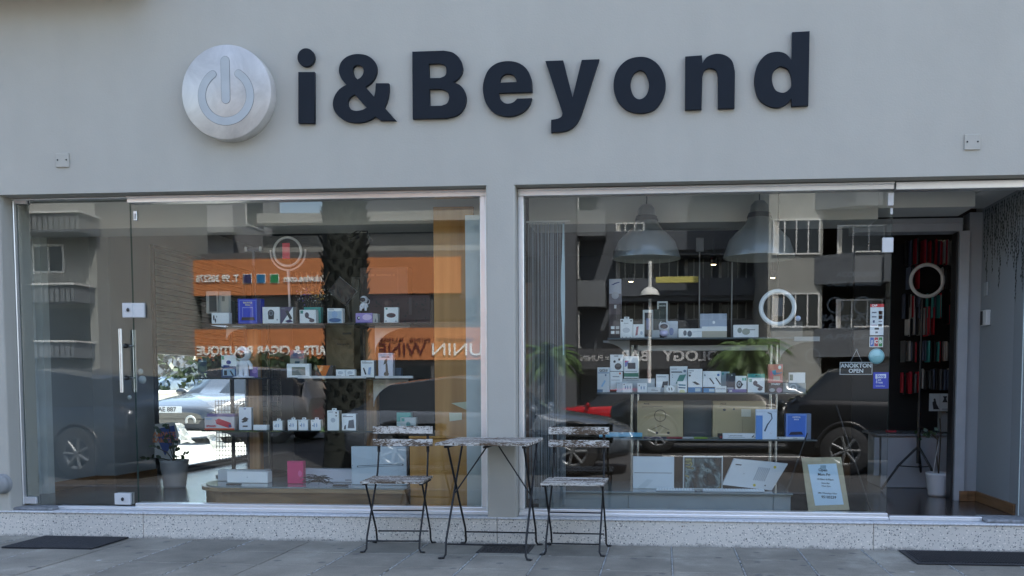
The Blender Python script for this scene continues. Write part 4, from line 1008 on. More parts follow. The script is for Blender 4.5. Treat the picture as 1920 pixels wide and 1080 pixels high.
for a, b in ((560, 688), (705, 776)): p = MB(); p.bev(xr(a, 709), .578, zB-.006, xr(b, 709), .584, zB+.012, EDG, .002); p.build('shelf_edge', ls)
BRK = mat('pale_bracket', (.55, .52, .47), .4)
def bracket(par, x, z, L=.26, H=.20, m=BRK, s=1):
    pts = [(x, z), (x+s*L, z), (x+s*L, z-.02)]+[(x+s*(L*math.cos(a)), z-.02-(H-.02)*math.sin(a)) for a in [q*math.pi/16 for q in range(1, 9)]]
    pts2 = [(x, z), (x+s*L, z), (x+s*L, z-.014)]+[(x+s*(L*(1-math.sin(a))), z-.014-(H-.014)*(1-math.cos(a))) for a in [q*math.pi/16 for q in range(1, 8)]]+[(x, z-H)]
    if s < 0: pts2.reverse()
    p = MB(); p.prism(list(reversed(pts2)), .70, .712, m); return p.build('bracket', par)
for px, z in ((707, zA-.014), (703, zB-.014)): bracket(ls, xr(px, 650, .75), z)
bracket(ls, xr(470, 830, .75), zC-.014, .2, .16, BLACKP, -1); bracket(ls, xr(430, 620, .75), zA-.014, .14, .1, BRK)
# --- oak plinth with rounded end
pl0 = thing('display_plinth', 'low oak display plinth with a rounded end in the left window', 'plinth')
x0, x1 = xr(362, 925, .45), xr(765, 925, .45)
def plinth(z0, z1, m, gx, name):
    pts = [(x0+.25+gx, .40-gx), (x1, .40-gx), (x1, 1.05), (x0+.25+gx, 1.05)]
    arc = [(x0+.3-(.3+gx)*math.sin(a), .725+(.325+gx)*math.cos(a)) for a in [q*math.pi/14 for q in range(15)]]
    pts = [(x1, .40-gx), (x1, 1.05+gx)]+arc
    n = len(pts); p = MB(); p.add([(x, y, z0) for x, y in pts]+[(x, y, z1) for x, y in pts], [tuple(reversed(range(n))), tuple(range(n, 2*n))]+[(k, (k+1) % n, n+(k+1) % n, n+k) for k in range(n)], m)
    return p.build(name, pl0)
plinth(.177, .272, wood_mat('oak_veneer_plinth', (.20, .12, .06), (.36, .23, .12), .35, .8, .8, 9., .3), 0, 'wooden_base'); plinth(.2725, .300, wood_mat('oak_plinth_lip', (.26, .17, .09), (.40, .27, .15), .3, .8, .8, 9.), .03, 'oak_lip'); plinth(.3005, .3105, mat('grey_glass_top', (.22, .25, .25), .08), .0, 'glass_top')
# --- oak panel and cupboard at the right of the window
oc = thing('oak_panel', 'tall light oak panel with a low oak cupboard, right end of the left window', 'cupboard')
a, b = at(812, 388, .50), at(891, 940, .50)
p = MB(); p.bev(a.x, .50, .178, b.x, .53, a.z, OAK, .003); p.build('tall_board', oc)
a2 = at(768, 822, .46); p = MB(); p.bev(a2.x, .46, .178, b.x-.001, .499, a2.z, OAK, .003); p.build('cupboard_front', oc)
p = MB(); p.bev(a2.x-.004, .45, a2.z+.001, b.x, .499, a2.z+.016, OAK, .003); p.build('cupboard_top', oc)
c = at(901, 600, .32); p = MB(); p.box(b.x+.002, .22, .178, -1.16, .24, 2.17, mat('pale_green_reveal', (.48, .53, .52), .6)); p.build('edge_strip', oc)
for (q, lab) in ((((842, 774), (843, 790), (866, 787), (866, 774)), 'a'), (((846, 756), (875, 753), (882, 766), (873, 768)), 'b')):
    ps = [at(x, y, .497 if lab == 'x' else .497) for x, y in q]
    p = MB(); vs = [(v.x, .4965, v.z) for v in ps]; ar = sum(vs[k][0]*vs[(k+1) % 4][2]-vs[(k+1) % 4][0]*vs[k][2] for k in range(4))
    if ar < 0: vs.reverse()
    p.add(vs, [(0, 1, 2, 3)], mat('sticky_note', (.60, .62, .45), .8)); p.add([(x, y+.0008, z) for x, y, z in vs], [(3, 2, 1, 0)], mat('sticky_note')); tag(p.build('paper_note'), 'pale yellow square paper note stuck on the oak panel' if lab == 'a' else 'torn strip of pale yellow paper stuck above the square note on the oak panel', 'note')

# --- top shelf, left window
prod(387, 546, 409, 588, .66, None, 'clear phone case pack with a dark phone, hanging above the small white earphone box', (150, 150, 142), [('r', .25, .18, .85, .92, (40, 46, 44))], .012, 'phone case', 'phone_case_pack')
prod(411, 546, 432, 588, .66, None, 'clear phone case pack with a pale phone, hanging beside the pack with the dark phone', (150, 150, 142), [('r', .2, .18, .82, .92, (176, 170, 155)), ('r', .25, .22, .5, .45, (110, 108, 100))], .012, 'phone case', 'phone_case_pack')
prod(397, 586.5, 429, 606, .60, zA, 'small white box with black earphones on the top left shelf', W_, [('e', .13, .45, .045, .25, DK), ('e', .22, .7, .04, .2, DK), ('e', .3, .35, .02, .1, DK)], .05)
prod(429, 565, 441, 606, .70, zA, 'dark green phone standing upright behind the earphone box', (38, 58, 54), [('e', .3, .15, .12, .05, (20, 22, 22))], .012, 'phone', 'display_phone')
prod(446.5, 560, 489, 606, .61, zA, 'blue box with a balance toy picture on the top left shelf', BL, [('r', .06, .06, .80, .94, (140, 160, 235)), ('r', .08, .075, .78, .925, (42, 66, 200)), ('t', .43, .16, .085, 'BALANCE', (225, 215, 170), 1), ('t', .43, .25, .075, 'BALLS', (225, 215, 170), 1), ('r', .2, .34, .66, .37, (150, 160, 230)), ('r', .2, .37, .22, .74, (150, 160, 230)), ('r', .64, .37, .66, .74, (150, 160, 230)), ('p', [(.18, .74), (.70, .74), (.74, .86), (.14, .86)], (58, 44, 50)), ('r', .84, 0, 1, 1, (46, 48, 120))], .06)
prod(492.5, 575.5, 524, 606, .60, zA, 'white square box with a round black charger on the top left shelf', W_, [('e', .5, .38, .19, .22, DK), ('p', [(.32, .4), (.68, .4), (.66, .75), (.34, .75)], DK), ('e', .5, .38, .13, .15, (120, 128, 140)), ('e', .5, .38, .09, .10, (60, 66, 78)), ('e', .86, .77, .04, .05, GY)], .05)
prod(526, 575.5, 549, 606, .60, zA, 'box with a purple corner and a phone stand on the top left shelf', W_, [('p', [(0, 0), (1, 0), (.1, 1), (0, 1)], (84, 74, 104)), ('p', [(.4, .25), (.6, .2), (.95, .7), (.75, .8)], DK), ('p', [(.35, .85), (.75, .75), (1, .9), (.6, .97)], (70, 60, 100)), ('r', .1, .1, .4, .13, GY)], .06, side=(140, 138, 134))
prod(570, 576, 601, 605, .66, zA, 'teal box standing behind the white box with a phone holder', TL, [('r', .4, .1, .95, .14, (40, 130, 120))], .05)
prod(562, 581, 592, 606, .60, zA, 'white box with a folded grey phone holder in front of the teal box', W_, [('r', .05, .05, .22, .28, (60, 140, 130)), ('e', .45, .4, .13, .22, (84, 76, 88)), ('p', [(.45, .5), (.9, .7), (.85, .85), (.5, .65)], (84, 76, 88)), ('e', .75, .8, .16, .12, (84, 76, 88))], .05)
prod(614, 578, 642, 606, .60, zA, 'white and blue box with a pale blue picture below the black tablet', W_, [('r', .05, .2, .95, .98, LB), ('e', .48, .42, .2, .24, (150, 180, 215)), ('e', .5, .8, .4, .14, (60, 100, 150)), ('r', .1, .05, .45, .14, (190, 200, 205))], .05)
prod(667, 587, 698, 607, .61, zA, 'purple starry box carrying the small astronaut on the top left shelf', (170, 150, 215), [('e', .68, .42, .28, .3, (225, 205, 240)), ('e', .18, .5, .09, .18, NV), ('e', .20, .48, .05, .1, W_), ('r', 0, .9, 1, 1, (110, 100, 170))], .07)
prod(699, 588, 708, 607, .61, zA, 'grey card box beside the purple starry box', (186, 186, 184), [('p', [(.4, .9), (.6, .45), (.7, .9)], DK)], .06)
prod(720, 576, 746, 608, .60, zA, 'leaning white box with a small dark red speaker, rightmost on the top left shelf', W_, [('r', .1, .04, .24, .15, (60, 140, 130)), ('e', .5, .52, .33, .15, (80, 36, 48)), ('e', .48, .52, .2, .06, DK), ('r', .08, .85, .2, .93, GY), ('e', .85, .9, .05, .05, GY)], .03, lean=R(5))
# --- astronauts
def astronaut(lab, px, py0, py1, Y, z0, seated=False):
    h_ = at(px, py0, Y).z-z0; a = at(px, py1, Y); t = thing('astronaut_lamp', lab, 'figure', (a.x, Y, z0+.001))
    AW = mat('glossy_white_plastic', (.78, .79, .84), .25, 0, .02); k = h_
    p = MB(); p.ball((0, 0, .76*k), (.25*k, .23*k, .24*k), AW, 20, 14); p.build('helmet', t)
    p = MB(); p.ball((-.02*k, -.09*k, .75*k), (.20*k, .17*k, .165*k), mat('visor', (.07, .05, .06), .08, .3), 18, 12); p.build('visor', t)
    p = MB(); p.ball((0, 0, .42*k), (.17*k, .13*k, .18*k), AW, 16, 10)
    if seated:
        for s in (-1, 1): p.tube([(s*.08*k, 0, .28*k), (s*.16*k, -.18*k, .20*k), (s*.17*k, -.2*k, .05*k)], [.09*k, .085*k, .07*k], AW, 10); p.tube([(s*.15*k, 0, .5*k), (s*.24*k, -.05*k, .32*k), (s*.17*k, -.15*k, .22*k)], [.06*k, .055*k, .05*k], AW, 10)
        p.tube([(.22*k, 0, .82*k), (.36*k, 0, .72*k), (.32*k, 0, .52*k), (.16*k, .02*k, .45*k)], .022*k, AW, 8)
    else:
        for s in (-1, 1): p.tube([(s*.08*k, 0, .32*k), (s*.09*k, 0, .14*k), (s*.10*k, -.02*k, .04*k)], [.085*k, .075*k, .085*k], AW, 10); p.tube([(s*.15*k, 0, .53*k), (s*.25*k, -.01*k, .40*k), (s*.27*k, -.03*k, .26*k)], [.065*k, .06*k, .06*k], AW, 10)
        p.lathe([(.34*k, 0), (.34*k, .015*k), (.25*k, .045*k), (.0, .05*k)], (0, 0, 0), AW, 24)
    p.build('body', t); return t
astronaut('small white astronaut figure sitting on the purple starry box', 683, 555, 587, .63, zA+.083, True)
astronaut('large white astronaut lamp standing on the middle left shelf', 457, 650, 707, .62, zB)
# --- black tablet on a stand
t = thing('tablet_stand', 'black tablet turned on its corner on a black stand, top left shelf', 'tablet'); cz = at(642, 546, .66)
t.location = cz
o = MB(); s_ = .082; o.bev(-s_, -.004, -s_*.82, s_, .004, s_*.82, BLACKP, .003); o = o.build('tablet', t, ry=R(40)); 
o2 = MB(); o2.bev(-s_-.002, .0045, -s_*.82-.002, s_+.002, .008, s_*.82+.002, STEEL, .002); o2.build('tablet_edge', t, ry=R(40))
o = MB(); o.tube([(.02, .015, 0), (.045, .03, zA-cz.z+.01)], .012, BLACKP, 10); o.bev(-.03, -.02, zA-cz.z+.001, .10, .08, zA-cz.z+.010, BLACKP, .003); o.build('foot', t)
# --- ring light with pinkish arm
def ring_light(lab, px, py, rpx, Y, col, fork=True, zf=None, phone=None, rt=.09, pole=IRON):
    c_ = at(px, py, Y); k = (Y+5.9)/1720; R0 = rpx*k
    t = thing('ring_light', lab, 'ring light', c_); p = MB(); p.ring((0, 0, 0), R0, R0*rt, col, 48, 10); p.build('ring', t)
    if fork:
        p = MB(); p.ring((0, .01, 0), R0*1.28, R0*.07, mat('blush_plastic', (.60, .52, .50), .35), 30, 8, R(180)-.12, R(360)+.12)
        p.tube([(0, .01, -R0*1.28), (0, .01, -R0*1.75)], [R0*.14, R0*.1], mat('blush_plastic'), 10); p.build('fork', t)
        p = MB(); p.tube([(0, .01, -R0*1.7), (.004, .02, zf-c_.z)], R0*.085, mat('blush_plastic'), 10); p.build('pole', t)
    if phone: p = MB(); p.bev(-R0*.27, -.03, -R0*.55, R0*.27, -.02, R0*.58, cm(phone), .003); p.build('phone', t)
    return t
ring_light('ring light with a pinkish fork and a red phone in its middle, top left shelf', 539, 472, 27, .72, mat('frosted_ring', (.62, .61, .60), .35), True, zA, (225, 30, 66))
t = thing('phone_tripod', 'thin dark phone tripod with two pale clamp jaws rising above the top left shelf', 'tripod', at(475, 467, .78))
zf = zA-t.location.z
p = MB(); p.bev(-.045, -.01, -.016, .045, .01, .014, mat('slate_plastic', (.06, .075, .10), .4), .004); p.build('clamp', t)
for s in (-1, 1): p = MB(); p.bev(s*.047, -.012, -.017, s*.064, .012, .017, WHITE, .003); p.build('clamp_jaw', t)
p = MB(); p.tube([(0, 0, -.016), (0, 0, -.12)], .012, mat('slate_plastic'), 8); p.tube([(0, 0, -.12), (.002, .01, -.20), (0, .02, zf+.001)], [.016, .008, .008], BLACKP, 8); p.build('column', t)
# --- dried flowers
t = thing('dried_flower_bunch', 'bunch of dried flowers in purple, white and yellow above the top left shelf', 'flowers', at(585, 560, .84)); z_ = zA-t.location.z
p = MB(); p.lathe([(0, z_+.002), (.05, z_+.002), (.06, z_+.05), (.045, z_+.06)], (0, 0, 0), mat('brown_basket', (.10, .07, .05), .9, 0, .3, 40.), 16); p.build('pot', t)
for nm, c_, n, sp_h in (('grey_leaves', (.07, .06, .045), 420, .12), ('white_flower_heads', (.6, .58, .52), 60, .15), ('purple_flower_heads', (.16, .10, .30), 60, .15), ('yellow_flower_heads', (.55, .38, .10), 46, .15)):
    p = MB(); mm = mat(nm, c_, .8, 0, .3, 30.)
    for k in range(n):
        u = random.gauss(0, .055); cx = {'purple_flower_heads': -.05, 'yellow_flower_heads': .05, 'white_flower_heads': 0}.get(nm, 0); 
        if cx: u = random.gauss(cx, .022)
        q = Vector((u, random.gauss(0, .03), random.uniform(z_+.03, .10) if nm == 'grey_leaves' else random.gauss(.02, .025)))
        a = Vector([random.gauss(0, 1) for _ in range(3)]).normalized()*random.uniform(.006, .014); b = a.cross(Vector([random.gauss(0, 1) for _ in range(3)])).normalized()*.006
        p.add([q-a, q-b, q+a, q+b], [(0, 1, 2, 3)], mm)
    p.build(nm, t)
p = MB()
for k in range(7): a = -.6+k*.2; p.tube([(0, 0, z_+.04), (a*.12, 0, .05), (a*.22, .01, .20)], [.002, .002, .006], mat('dry_stalk', (.22, .13, .07), .8), 5)
p.build('stalk_spray', t)
# --- spotlight hanging from the ceiling
t = thing('spotlight_cluster', 'small black three-armed spotlight hanging below the ceiling in the left window', 'spotlight', at(682, 432, .9))
p = MB(); p.tube([(0, 0, 0), (0, 0, 2.458-t.location.z)], .006, BLACKP, 8); p.lathe([(0, -.01), (.03, -.008), (.03, .01), (0, .012)], (0, 0, 0), BLACKP, 16); p.build('stem', t)
for dx, dz, ex in ((-.075, -.03, -.02), (-.03, -.05, -.06), (.05, -.06, .02)):
    p = MB(); p.tube([(0, 0, 0), (dx*.6, -.02, -.004), (dx, -.03, dz)], .005, BLACKP, 8); p.tube([(dx, -.03, dz), (dx+ex, -.06, dz-.035)], [.011, .017], BLACKP, 12); p.build('lamp_head', t)
# --- backpack box and patterned board
prod(676, 501, 764, 606, .98, None, 'large dark box printed gaming backpack behind the top left shelf', (52, 44, 44), [('r', .04, .05, .80, .052, (120, 100, 95)), ('r', .04, .05, .045, 1, (120, 100, 95)), ('r', .795, .05, .80, 1, (120, 100, 95)), ('t', .42, .14, .055, 'LEISURE  BACKPACK 21', (150, 130, 120))], .12, name='backpack_box')
t = prod(694, 553, 806, 607, .95, None, 'dark maroon board scattered with small black shapes beside the oak panel', (66, 34, 42), [('e', random.uniform(.04, .96), random.uniform(.1, .95), random.uniform(.008, .02), random.uniform(.02, .045), (24, 16, 20)) for _ in range(40)]+[('r', .66, .08, .71, .7, (84, 66, 72))], .02, 'board', 'patterned_board')
prod(660, 520, 674, 606, 1.0, None, 'tall grey-green card standing behind the black tablet', (70, 72, 66), [], .03, 'card', 'backing_card')
# --- middle shelf, left window
prod(371, 672, 398, 700, .74, None, 'dark blue card with small white print at the left end of the middle shelf', (46, 66, 92), [('r', .1, .15, .6, .25, (110, 140, 160)), ('r', .1, .5, .9, .9, (90, 110, 112))], .01, 'card', 'hanging_card')
prod(388, 664, 415, 707, .66, zB, 'dark speaker box with round cones on the middle left shelf', (26, 24, 28), [('e', .55, .3, .26, .2, (52, 44, 50)), ('e', .55, .3, .18, .13, (20, 20, 24)), ('e', .55, .72, .26, .2, (44, 40, 46)), ('e', .55, .72, .18, .13, (18, 18, 22))], .06, 'speaker', 'speaker_box')
prod(415.5, 666, 442.5, 706.5, .60, zB, 'white box with a blue lower half and small black gadgets beside the large astronaut', W_, [('r', .03, .03, .2, .2, (110, 180, 150)), ('r', 0, .5, 1, 1, (40, 70, 110)), ('r', .1, .62, .9, .92, (150, 180, 200)), ('r', .15, .45, .55, .55, (40, 60, 130)), ('r', .18, .68, .38, .9, DK), ('p', [(.55, .7), (.65, .68), (.85, .9), (.75, .93)], DK), ('e', .5, .32, .16, .09, (50, 60, 140))], .05)
prod(468, 688, 483, 706.5, .66, zB, 'small purple box half hidden behind the large astronaut', PUR, [('e', .6, .4, .3, .2, (190, 160, 220))], .05, side=(170, 160, 150))
prod(538, 682, 580, 706, .61, zB, 'white frame with a grey window on the middle left shelf', W_, [('r', .22, .24, .82, .84, (118, 124, 118))], .04, 'frame', 'white_photo_frame')
prod(544, 657, 570, 683, .72, zB, 'grey box with a teal lightning shape behind the white frame', (150, 152, 150), [('r', 0, 0, 1, .3, (110, 96, 126)), ('t', .35, .15, .22, '8:', (40, 70, 140), 1), ('p', [(.35, .4), (.7, .4), (.5, .9), (.25, .95)], (38, 74, 96)), ('e', .75, .75, .12, .14, (60, 66, 70))], .05)
prod(591, 685, 624, 704, .62, zB, 'dark pouch with an orange triangular flap on the middle left shelf', (58, 56, 58), [('p', [(.1, .02), (.85, .02), (.55, .98), (.42, .98)], ORA)], .06, 'pouch', 'pouch')
prod(630, 693, 647, 707.5, .60, zB, 'left one of two small white card boxes on the middle left shelf', W_, [('r', .1, .75, .6, .85, GY), ('e', .5, .4, .3, .2, (190, 200, 210))], .04)
prod(648, 693, 665, 707.5, .60, zB, 'right one of two small white card boxes on the middle left shelf', W_, [('r', .4, .72, .95, .86, DK), ('e', .5, .4, .3, .2, (190, 200, 210))], .04)
prod(612, 614, 663, 692, .98, None, 'big brown ring light kit box behind the middle left shelf', (122, 108, 76), [('r', .6, .12, .92, .17, (40, 36, 34)), ('t', .46, .28, .045, 'Mobile Photography', (50, 44, 36)), ('t', .62, .40, .055, 'Ring Light Kit', (40, 36, 30), 1)], .15, name='ring_light_box')
prod(677, 676, 701, 708, .60, zB, 'white box with two pens below the wooden post', W_, [('r', .08, .06, .4, .09, GY), ('r', .08, .13, .9, .16, DK), ('p', [(.15, .45), (.25, .42), (.42, .8), (.32, .84)], DK), ('p', [(.6, .42), (.8, .38), (.72, .85), (.52, .82)], (150, 175, 210))], .05, side=(130, 132, 134))
prod(709.5, 662, 736.5, 705, .60, zB, 'white box printed holder with a brown robot arm picture on the middle left shelf', (218, 220, 232), [('t', .5, .08, .055, 'CAR NAVIGATION', (110, 118, 130)), ('t', .5, .17, .085, 'HOLDER', (90, 100, 116), 1), ('p', [(.45, .28), (.62, .22), (.6, .4), (.35, .48)], (84, 76, 68)), ('p', [(.5, .42), (.62, .42), (.68, .8), (.5, .8)], (84, 76, 68)), ('e', .55, .86, .17, .1, (84, 76, 68))], .05)
prod(739, 690, 752, 707, .68, zB, 'stack of dark blue cards right of the robot arm box', (60, 84, 110), [('r', 0, k*.2, 1, k*.2+.05, (110, 130, 150)) for k in range(5)], .04, 'cards', 'card_stack')
# --- lower shelf, left window
prod(384, 782, 439, 807, .62, zC, 'wide white box with a red portable speaker at the left end of the lower shelf', (212, 206, 208), [('p', [(.36, .25), (.48, .12), (.88, .45), (.92, .78), (.8, .85), (.4, .55)], (196, 40, 66)), ('e', .85, .7, .05, .13, (60, 70, 130)), ('t', .22, .72, .2, 'SPEAKER', RED, 1), ('r', 0, .88, 1, 1, (215, 80, 40)), ('r', .05, .1, .25, .2, LB)], .09, 'speaker box')
prod(388, 776, 440, 784, .70, None, 'purple edged box lying behind the red speaker box', (120, 104, 150), [], .06)
prod(449, 764, 470, 807.5, .60, zC, 'tall white box with a small black drone leaning on the lower left shelf', (218, 224, 234), [('r', .4, .04, .6, .09, (70, 90, 160)), ('p', [(.2, .55), (.5, .42), (.8, .5), (.55, .62)], DK), ('p', [(.2, .62), (.6, .55), (.75, .6), (.3, .68)], DK), ('r', .3, .8, .7, .86, DK)], .05, rz=R(8), side=(150, 160, 170))
prod(475, 797, 500, 807.5, .60, zC, 'small flat plain white box on the lower left shelf', W_, [], .05)
for q, (a, b, c, d, s_) in enumerate(((512, 789.5, 529, 807.5, 'leftmost of four little white earphone boxes on the lower left shelf'), (539.5, 787.5, 556.5, 807.5, 'second from left of four little white earphone boxes on the lower left shelf'), (559.5, 787.5, 577, 807.5, 'third from left of four little white earphone boxes on the lower left shelf'), (583, 787.5, 601, 807.5, 'rightmost of four little white earphone boxes on the lower left shelf'))):
    prod(a, b, c, d, .60, zC, s_, W_, [('r', .1, .08, .3, .14, GY), ('e', .35, .5, .06, .2, (150, 175, 205)), ('e', .6, .5, .06, .2, (150, 175, 205)), ('e', .22, .55, .05, .06, DK)], .05, side=(170, 166, 158), tab=1, group='little white earphone boxes on the lower left shelf')
prod(614, 770, 635, 807.5, .60, zC, 'tall plain white box with a flap on the lower left shelf', W_, [('r', .1, .06, .5, .09, GY), ('e', .78, .11, .07, .04, DK), ('e', .78, .26, .07, .03, DK), ('e', .5, .48, .2, .12, (190, 198, 206))], .06, side=(178, 172, 162), tab=1)
prod(641, 776, 667, 806.5, .60, zC, 'white box with a dark folding stand picture on the lower left shelf', W_, [('r', .08, .07, .35, .11, GY), ('r', .08, .15, .8, .19, DK), ('p', [(.5, .4), (.85, .34), (.9, .86), (.42, .86)], (60, 64, 76)), ('p', [(.2, .72), (.3, .65), (.28, .92), (.15, .92)], DK)], .05, side=(120, 118, 116))
prod(744, 774, 770, 808, .66, zC, 'teal box with a curved line on the lower shelf behind the left chair', TL, [('r', 0, .5, .3, 1, (200, 220, 220)), ('p', [(.3, .3), (.9, .4), (1, .2), (.95, .5), (.3, .45)], (120, 200, 200))], .05)
prod(751, 783, 780, 808, .60, zC, 'grey white box with a teal mark in front of the teal box', (186, 196, 196), [('r', .06, .06, .26, .3, (60, 150, 140)), ('e', .5, .5, .14, .2, (100, 150, 150)), ('e', .7, .7, .18, .14, (120, 130, 135))], .05)
# --- plinth, left window
prod(408.5, 882, 500, 902, .74, zD, 'long low pale box at the back of the left plinth', (196, 204, 208), [], .08)
prod(426, 885, 501.5, 904.5, .62, zD, 'long low white box lying at the front of the left plinth', W_, [('e', .5, .5, .01, .06, GY)], .08)
t = prod(539, 865, 568, 905, .60, zD, 'pink plastic case standing on the left plinth', PNK, [('r', .2, .02, .8, .05, (170, 20, 90)), ('e', .8, .55, .12, .14, (220, 90, 150))], .05, 'case', 'pink_case')
prod(568, 880, 660, 903, .74, zD, 'wide plain white box behind the tangled black cables', (210, 214, 224), [('r', .86, .82, .98, .88, DK)], .08)
prod(659.5, 838, 762, 908, .58, zD, 'large pale box with a thin grey outline standing behind the left chair', (196, 208, 216), [('p', [(.11, .50), (.93, .44), (.95, .475), (.93, .495), (.11, .55), (.10, .52)], (60, 66, 72)), ('p', [(.12, .512), (.92, .455), (.93, .475), (.92, .485), (.12, .538)], (190, 202, 210)), ('e', .02, .5, .006, .012, DK)], .06)
t = thing('cable_tangle', 'tangle of thin black cables on the left plinth', 'cables', at(590, 898, .50)); t.location.z = zD
p = MB()
for k in range(9):
    q = [Vector((random.uniform(-.13, .13), random.uniform(-.04, .04), random.uniform(.006, .07))) for _ in range(5)]
    pts = [];
    for i in range(4):
        for f in range(4): pts.append(q[i].lerp(q[i+1], f/4)+Vector((0, 0, .012*math.sin(f*.8))))
    p.tube(pts, .0022, BLACKP, 5)
p.build('cable_loops', t)
for px, lab in ((640, 'small dark gadget lying right of the cables'), (440, 'black pen lying at the front edge of the left plinth')):
    a = at(px, 905, .47); p = MB(); p.bev(a.x-.06, .455, zD+.0005, a.x+.05, .48, zD+.012, BLACKP, .003); tag(p.build('gadget'), lab, 'gadget')
# --- pot with plant on the floor
def pot(lab, px, pyt, pyb, wpx, Y, m, plant=None):
    a, b = at(px, pyb, Y), at(px, pyt, Y); k = (Y+5.9)/1720; r = wpx*k/2; h_ = b.z-.176
    t = thing('plant_pot', lab, 'plant pot', (a.x, Y, .1765)); p = MB()
    pr = [(0, 0), (r*.74, 0)]+[(r*(.74+.26*q/9)+(.0025 if q % 2 else 0), h_*q/9) for q in range(1, 10)]+[(r*.95, h_), (r*.92, h_*.9), (0, h_*.88)]
    p.lathe(pr, (0, 0, 0), m, 32); p.build('pot', t)
    if plant: plant(t, h_, r)
    return t
def plant_left(t, h_, r):
    p = MB(); st = mat('brown_stem', (.05, .035, .02), .8)
    ends = []
    for dx, dz in ((-.10, .26), (-.16, .12), (-.28, .02), (.06, .14), (-.02, .30), (.02, .2), (.12, .05)):
        q = [Vector((0, 0, h_*.9)), Vector((dx*.3, -.02, h_+abs(dz)*.5)), Vector((dx, -.04, h_+dz))]; p.tube(q, .004, st, 6); ends.append(q)
    p.build('stems', t); n = 0
    for q in ends:
        for f in (.45, .7, .85, 1.):
            c_ = q[1].lerp(q[2], (f-.4)/.6) if f > .4 else q[1]; a = Vector((random.uniform(-1, 1), random.uniform(-.6, .2), random.uniform(-.4, .5))).normalized(); b = a.cross(Vector((0, -1, .4))).normalized()
            L_ = random.uniform(.035, .06); p = MB(); p.add([c_, c_+a*L_*.35+b*L_*.28, c_+a*L_*.75+b*L_*.24, c_+a*L_, c_+a*L_*.75-b*L_*.24, c_+a*L_*.35-b*L_*.28], [(0, 1, 2, 3, 4, 5)], LEAF); p.build('leaf', t)
pot('ribbed light grey plant pot with a straggly plant behind the glass at the left', 328, 862, 911, 54, 1.45, mat('light_grey_pot', (.42, .43, .45), .5, 0, .04), plant_left)
# --- wire grid racks and clutter by the side window
t = thing('wire_rack', 'black wire grid rack standing in front of the sunny side window', 'rack', at(435, 850, 2.3)); t.location.z = .177; k = 8.2/1720
p = MB()
za, zb2 = at(435, 862, 2.3).z-.177, at(435, 800, 2.3).z-.177
for i in range(11): x = -.15+i*.03; p.tube([(x, 0, za), (x, 0, zb2+.25)], .003, BLACKP, 4)
for i in range(14): z = za+i*.042; p.tube([(-.15, 0, z), (.15, 0, z)], .003, BLACKP, 4)
p.build('grid', t); p = MB(); p.tube([(0, .03, .05), (0, .03, 1.5)], .02, BLACKP, 8); p.lathe([(0, 0), (.16, 0), (.16, .02), (.02, .05)], (0, .03, 0), BLACKP, 16); p.build('post', t)
t = thing('wire_rack', 'second black wire grid rack, between the two oak posts', 'rack', at(505, 850, 2.6)); t.location.z = .177
p = MB()
for i in range(8): x = -.13+i*.037; p.tube([(x, 0, .45), (x, 0, 1.0)], .003, BLACKP, 4)
for i in range(12): z = .45+i*.05; p.tube([(-.13, 0, z), (.13, 0, z)], .003, BLACKP, 4)
p.build('grid', t); p = MB(); p.tube([(0, .03, .05), (0, .03, 1.4)], .02, BLACKP, 8); p.lathe([(0, 0), (.16, 0), (.16, .02), (.02, .05)], (0, .03, 0), BLACKP, 16); p.build('post', t)
a = at(311, 826, 2.15)
t = thing('poster', 'torn blue and white poster with orange Greek words by the side window', 'poster', a)
p = MB(); p.add([(-.10, 0, .15), (-.12, .01, -.16), (-.02, .0, -.19), (.06, 0, -.17), (.13, 0, .05), (.09, 0, .17)], [(0, 1, 2, 3, 4, 5)], cm((225, 228, 230))); p.add([(-.07, -.002, .11), (-.075, -.002, .0), (-.01, -.002, -.14), (.10, -.002, .03), (.085, -.002, .14)], [(0, 1, 2, 3, 4)], cm((70, 96, 170))); p.build('sheet', t)
text('poster_lettering', 'ΑΔΡΑΣΕ', (-.01, -.004, .055), .055, cm((240, 150, 100)), t, off=.002); text('poster_lettering', 'ΚΑΜΕΖΑ!', (-.005, -.004, .0), .055, cm((240, 150, 100)), t, off=.002)
WR = mat('crumpled_white_plastic', (.78, .80, .80), .35, 0, .1, 6.)
for px, py, n_, lab in ((362, 812, 4, 'white plastic tags with a curled hook outside the side window'), (405, 856, 7, 'heap of crumpled white wrapping outside the side window')):
    t = thing('white_wrapping', lab, 'wrapping', atx(px, py, -8.3 if n_ == 7 else -6.2)); t.location.z = max(t.location.z, .25)
    for q in range(n_):
        p = MB(); x, z = random.uniform(-.35, .35), random.uniform(-.12, .15); vs = []; s_ = 2.2 if n_ == 7 else 1.
        for i in range(5):
            for j in range(5): vs.append((x+(i*.04-.08+j*.012)*s_, random.uniform(-.06, .06)*s_+j*.03*s_, z+(.1-j*.05+random.uniform(-.02, .02))*s_))
        p.add(vs, [(i*5+j, i*5+j+1, i*5+j+6, i*5+j+5) for i in range(4) for j in range(4)], WR); p.build('sheet', t)
    if n_ == 4: p = MB(); p.ring((-.02, -.02, .16), .06, .014, WHITE, 20, 8, -.3, 3.6); p.build('hook', t)

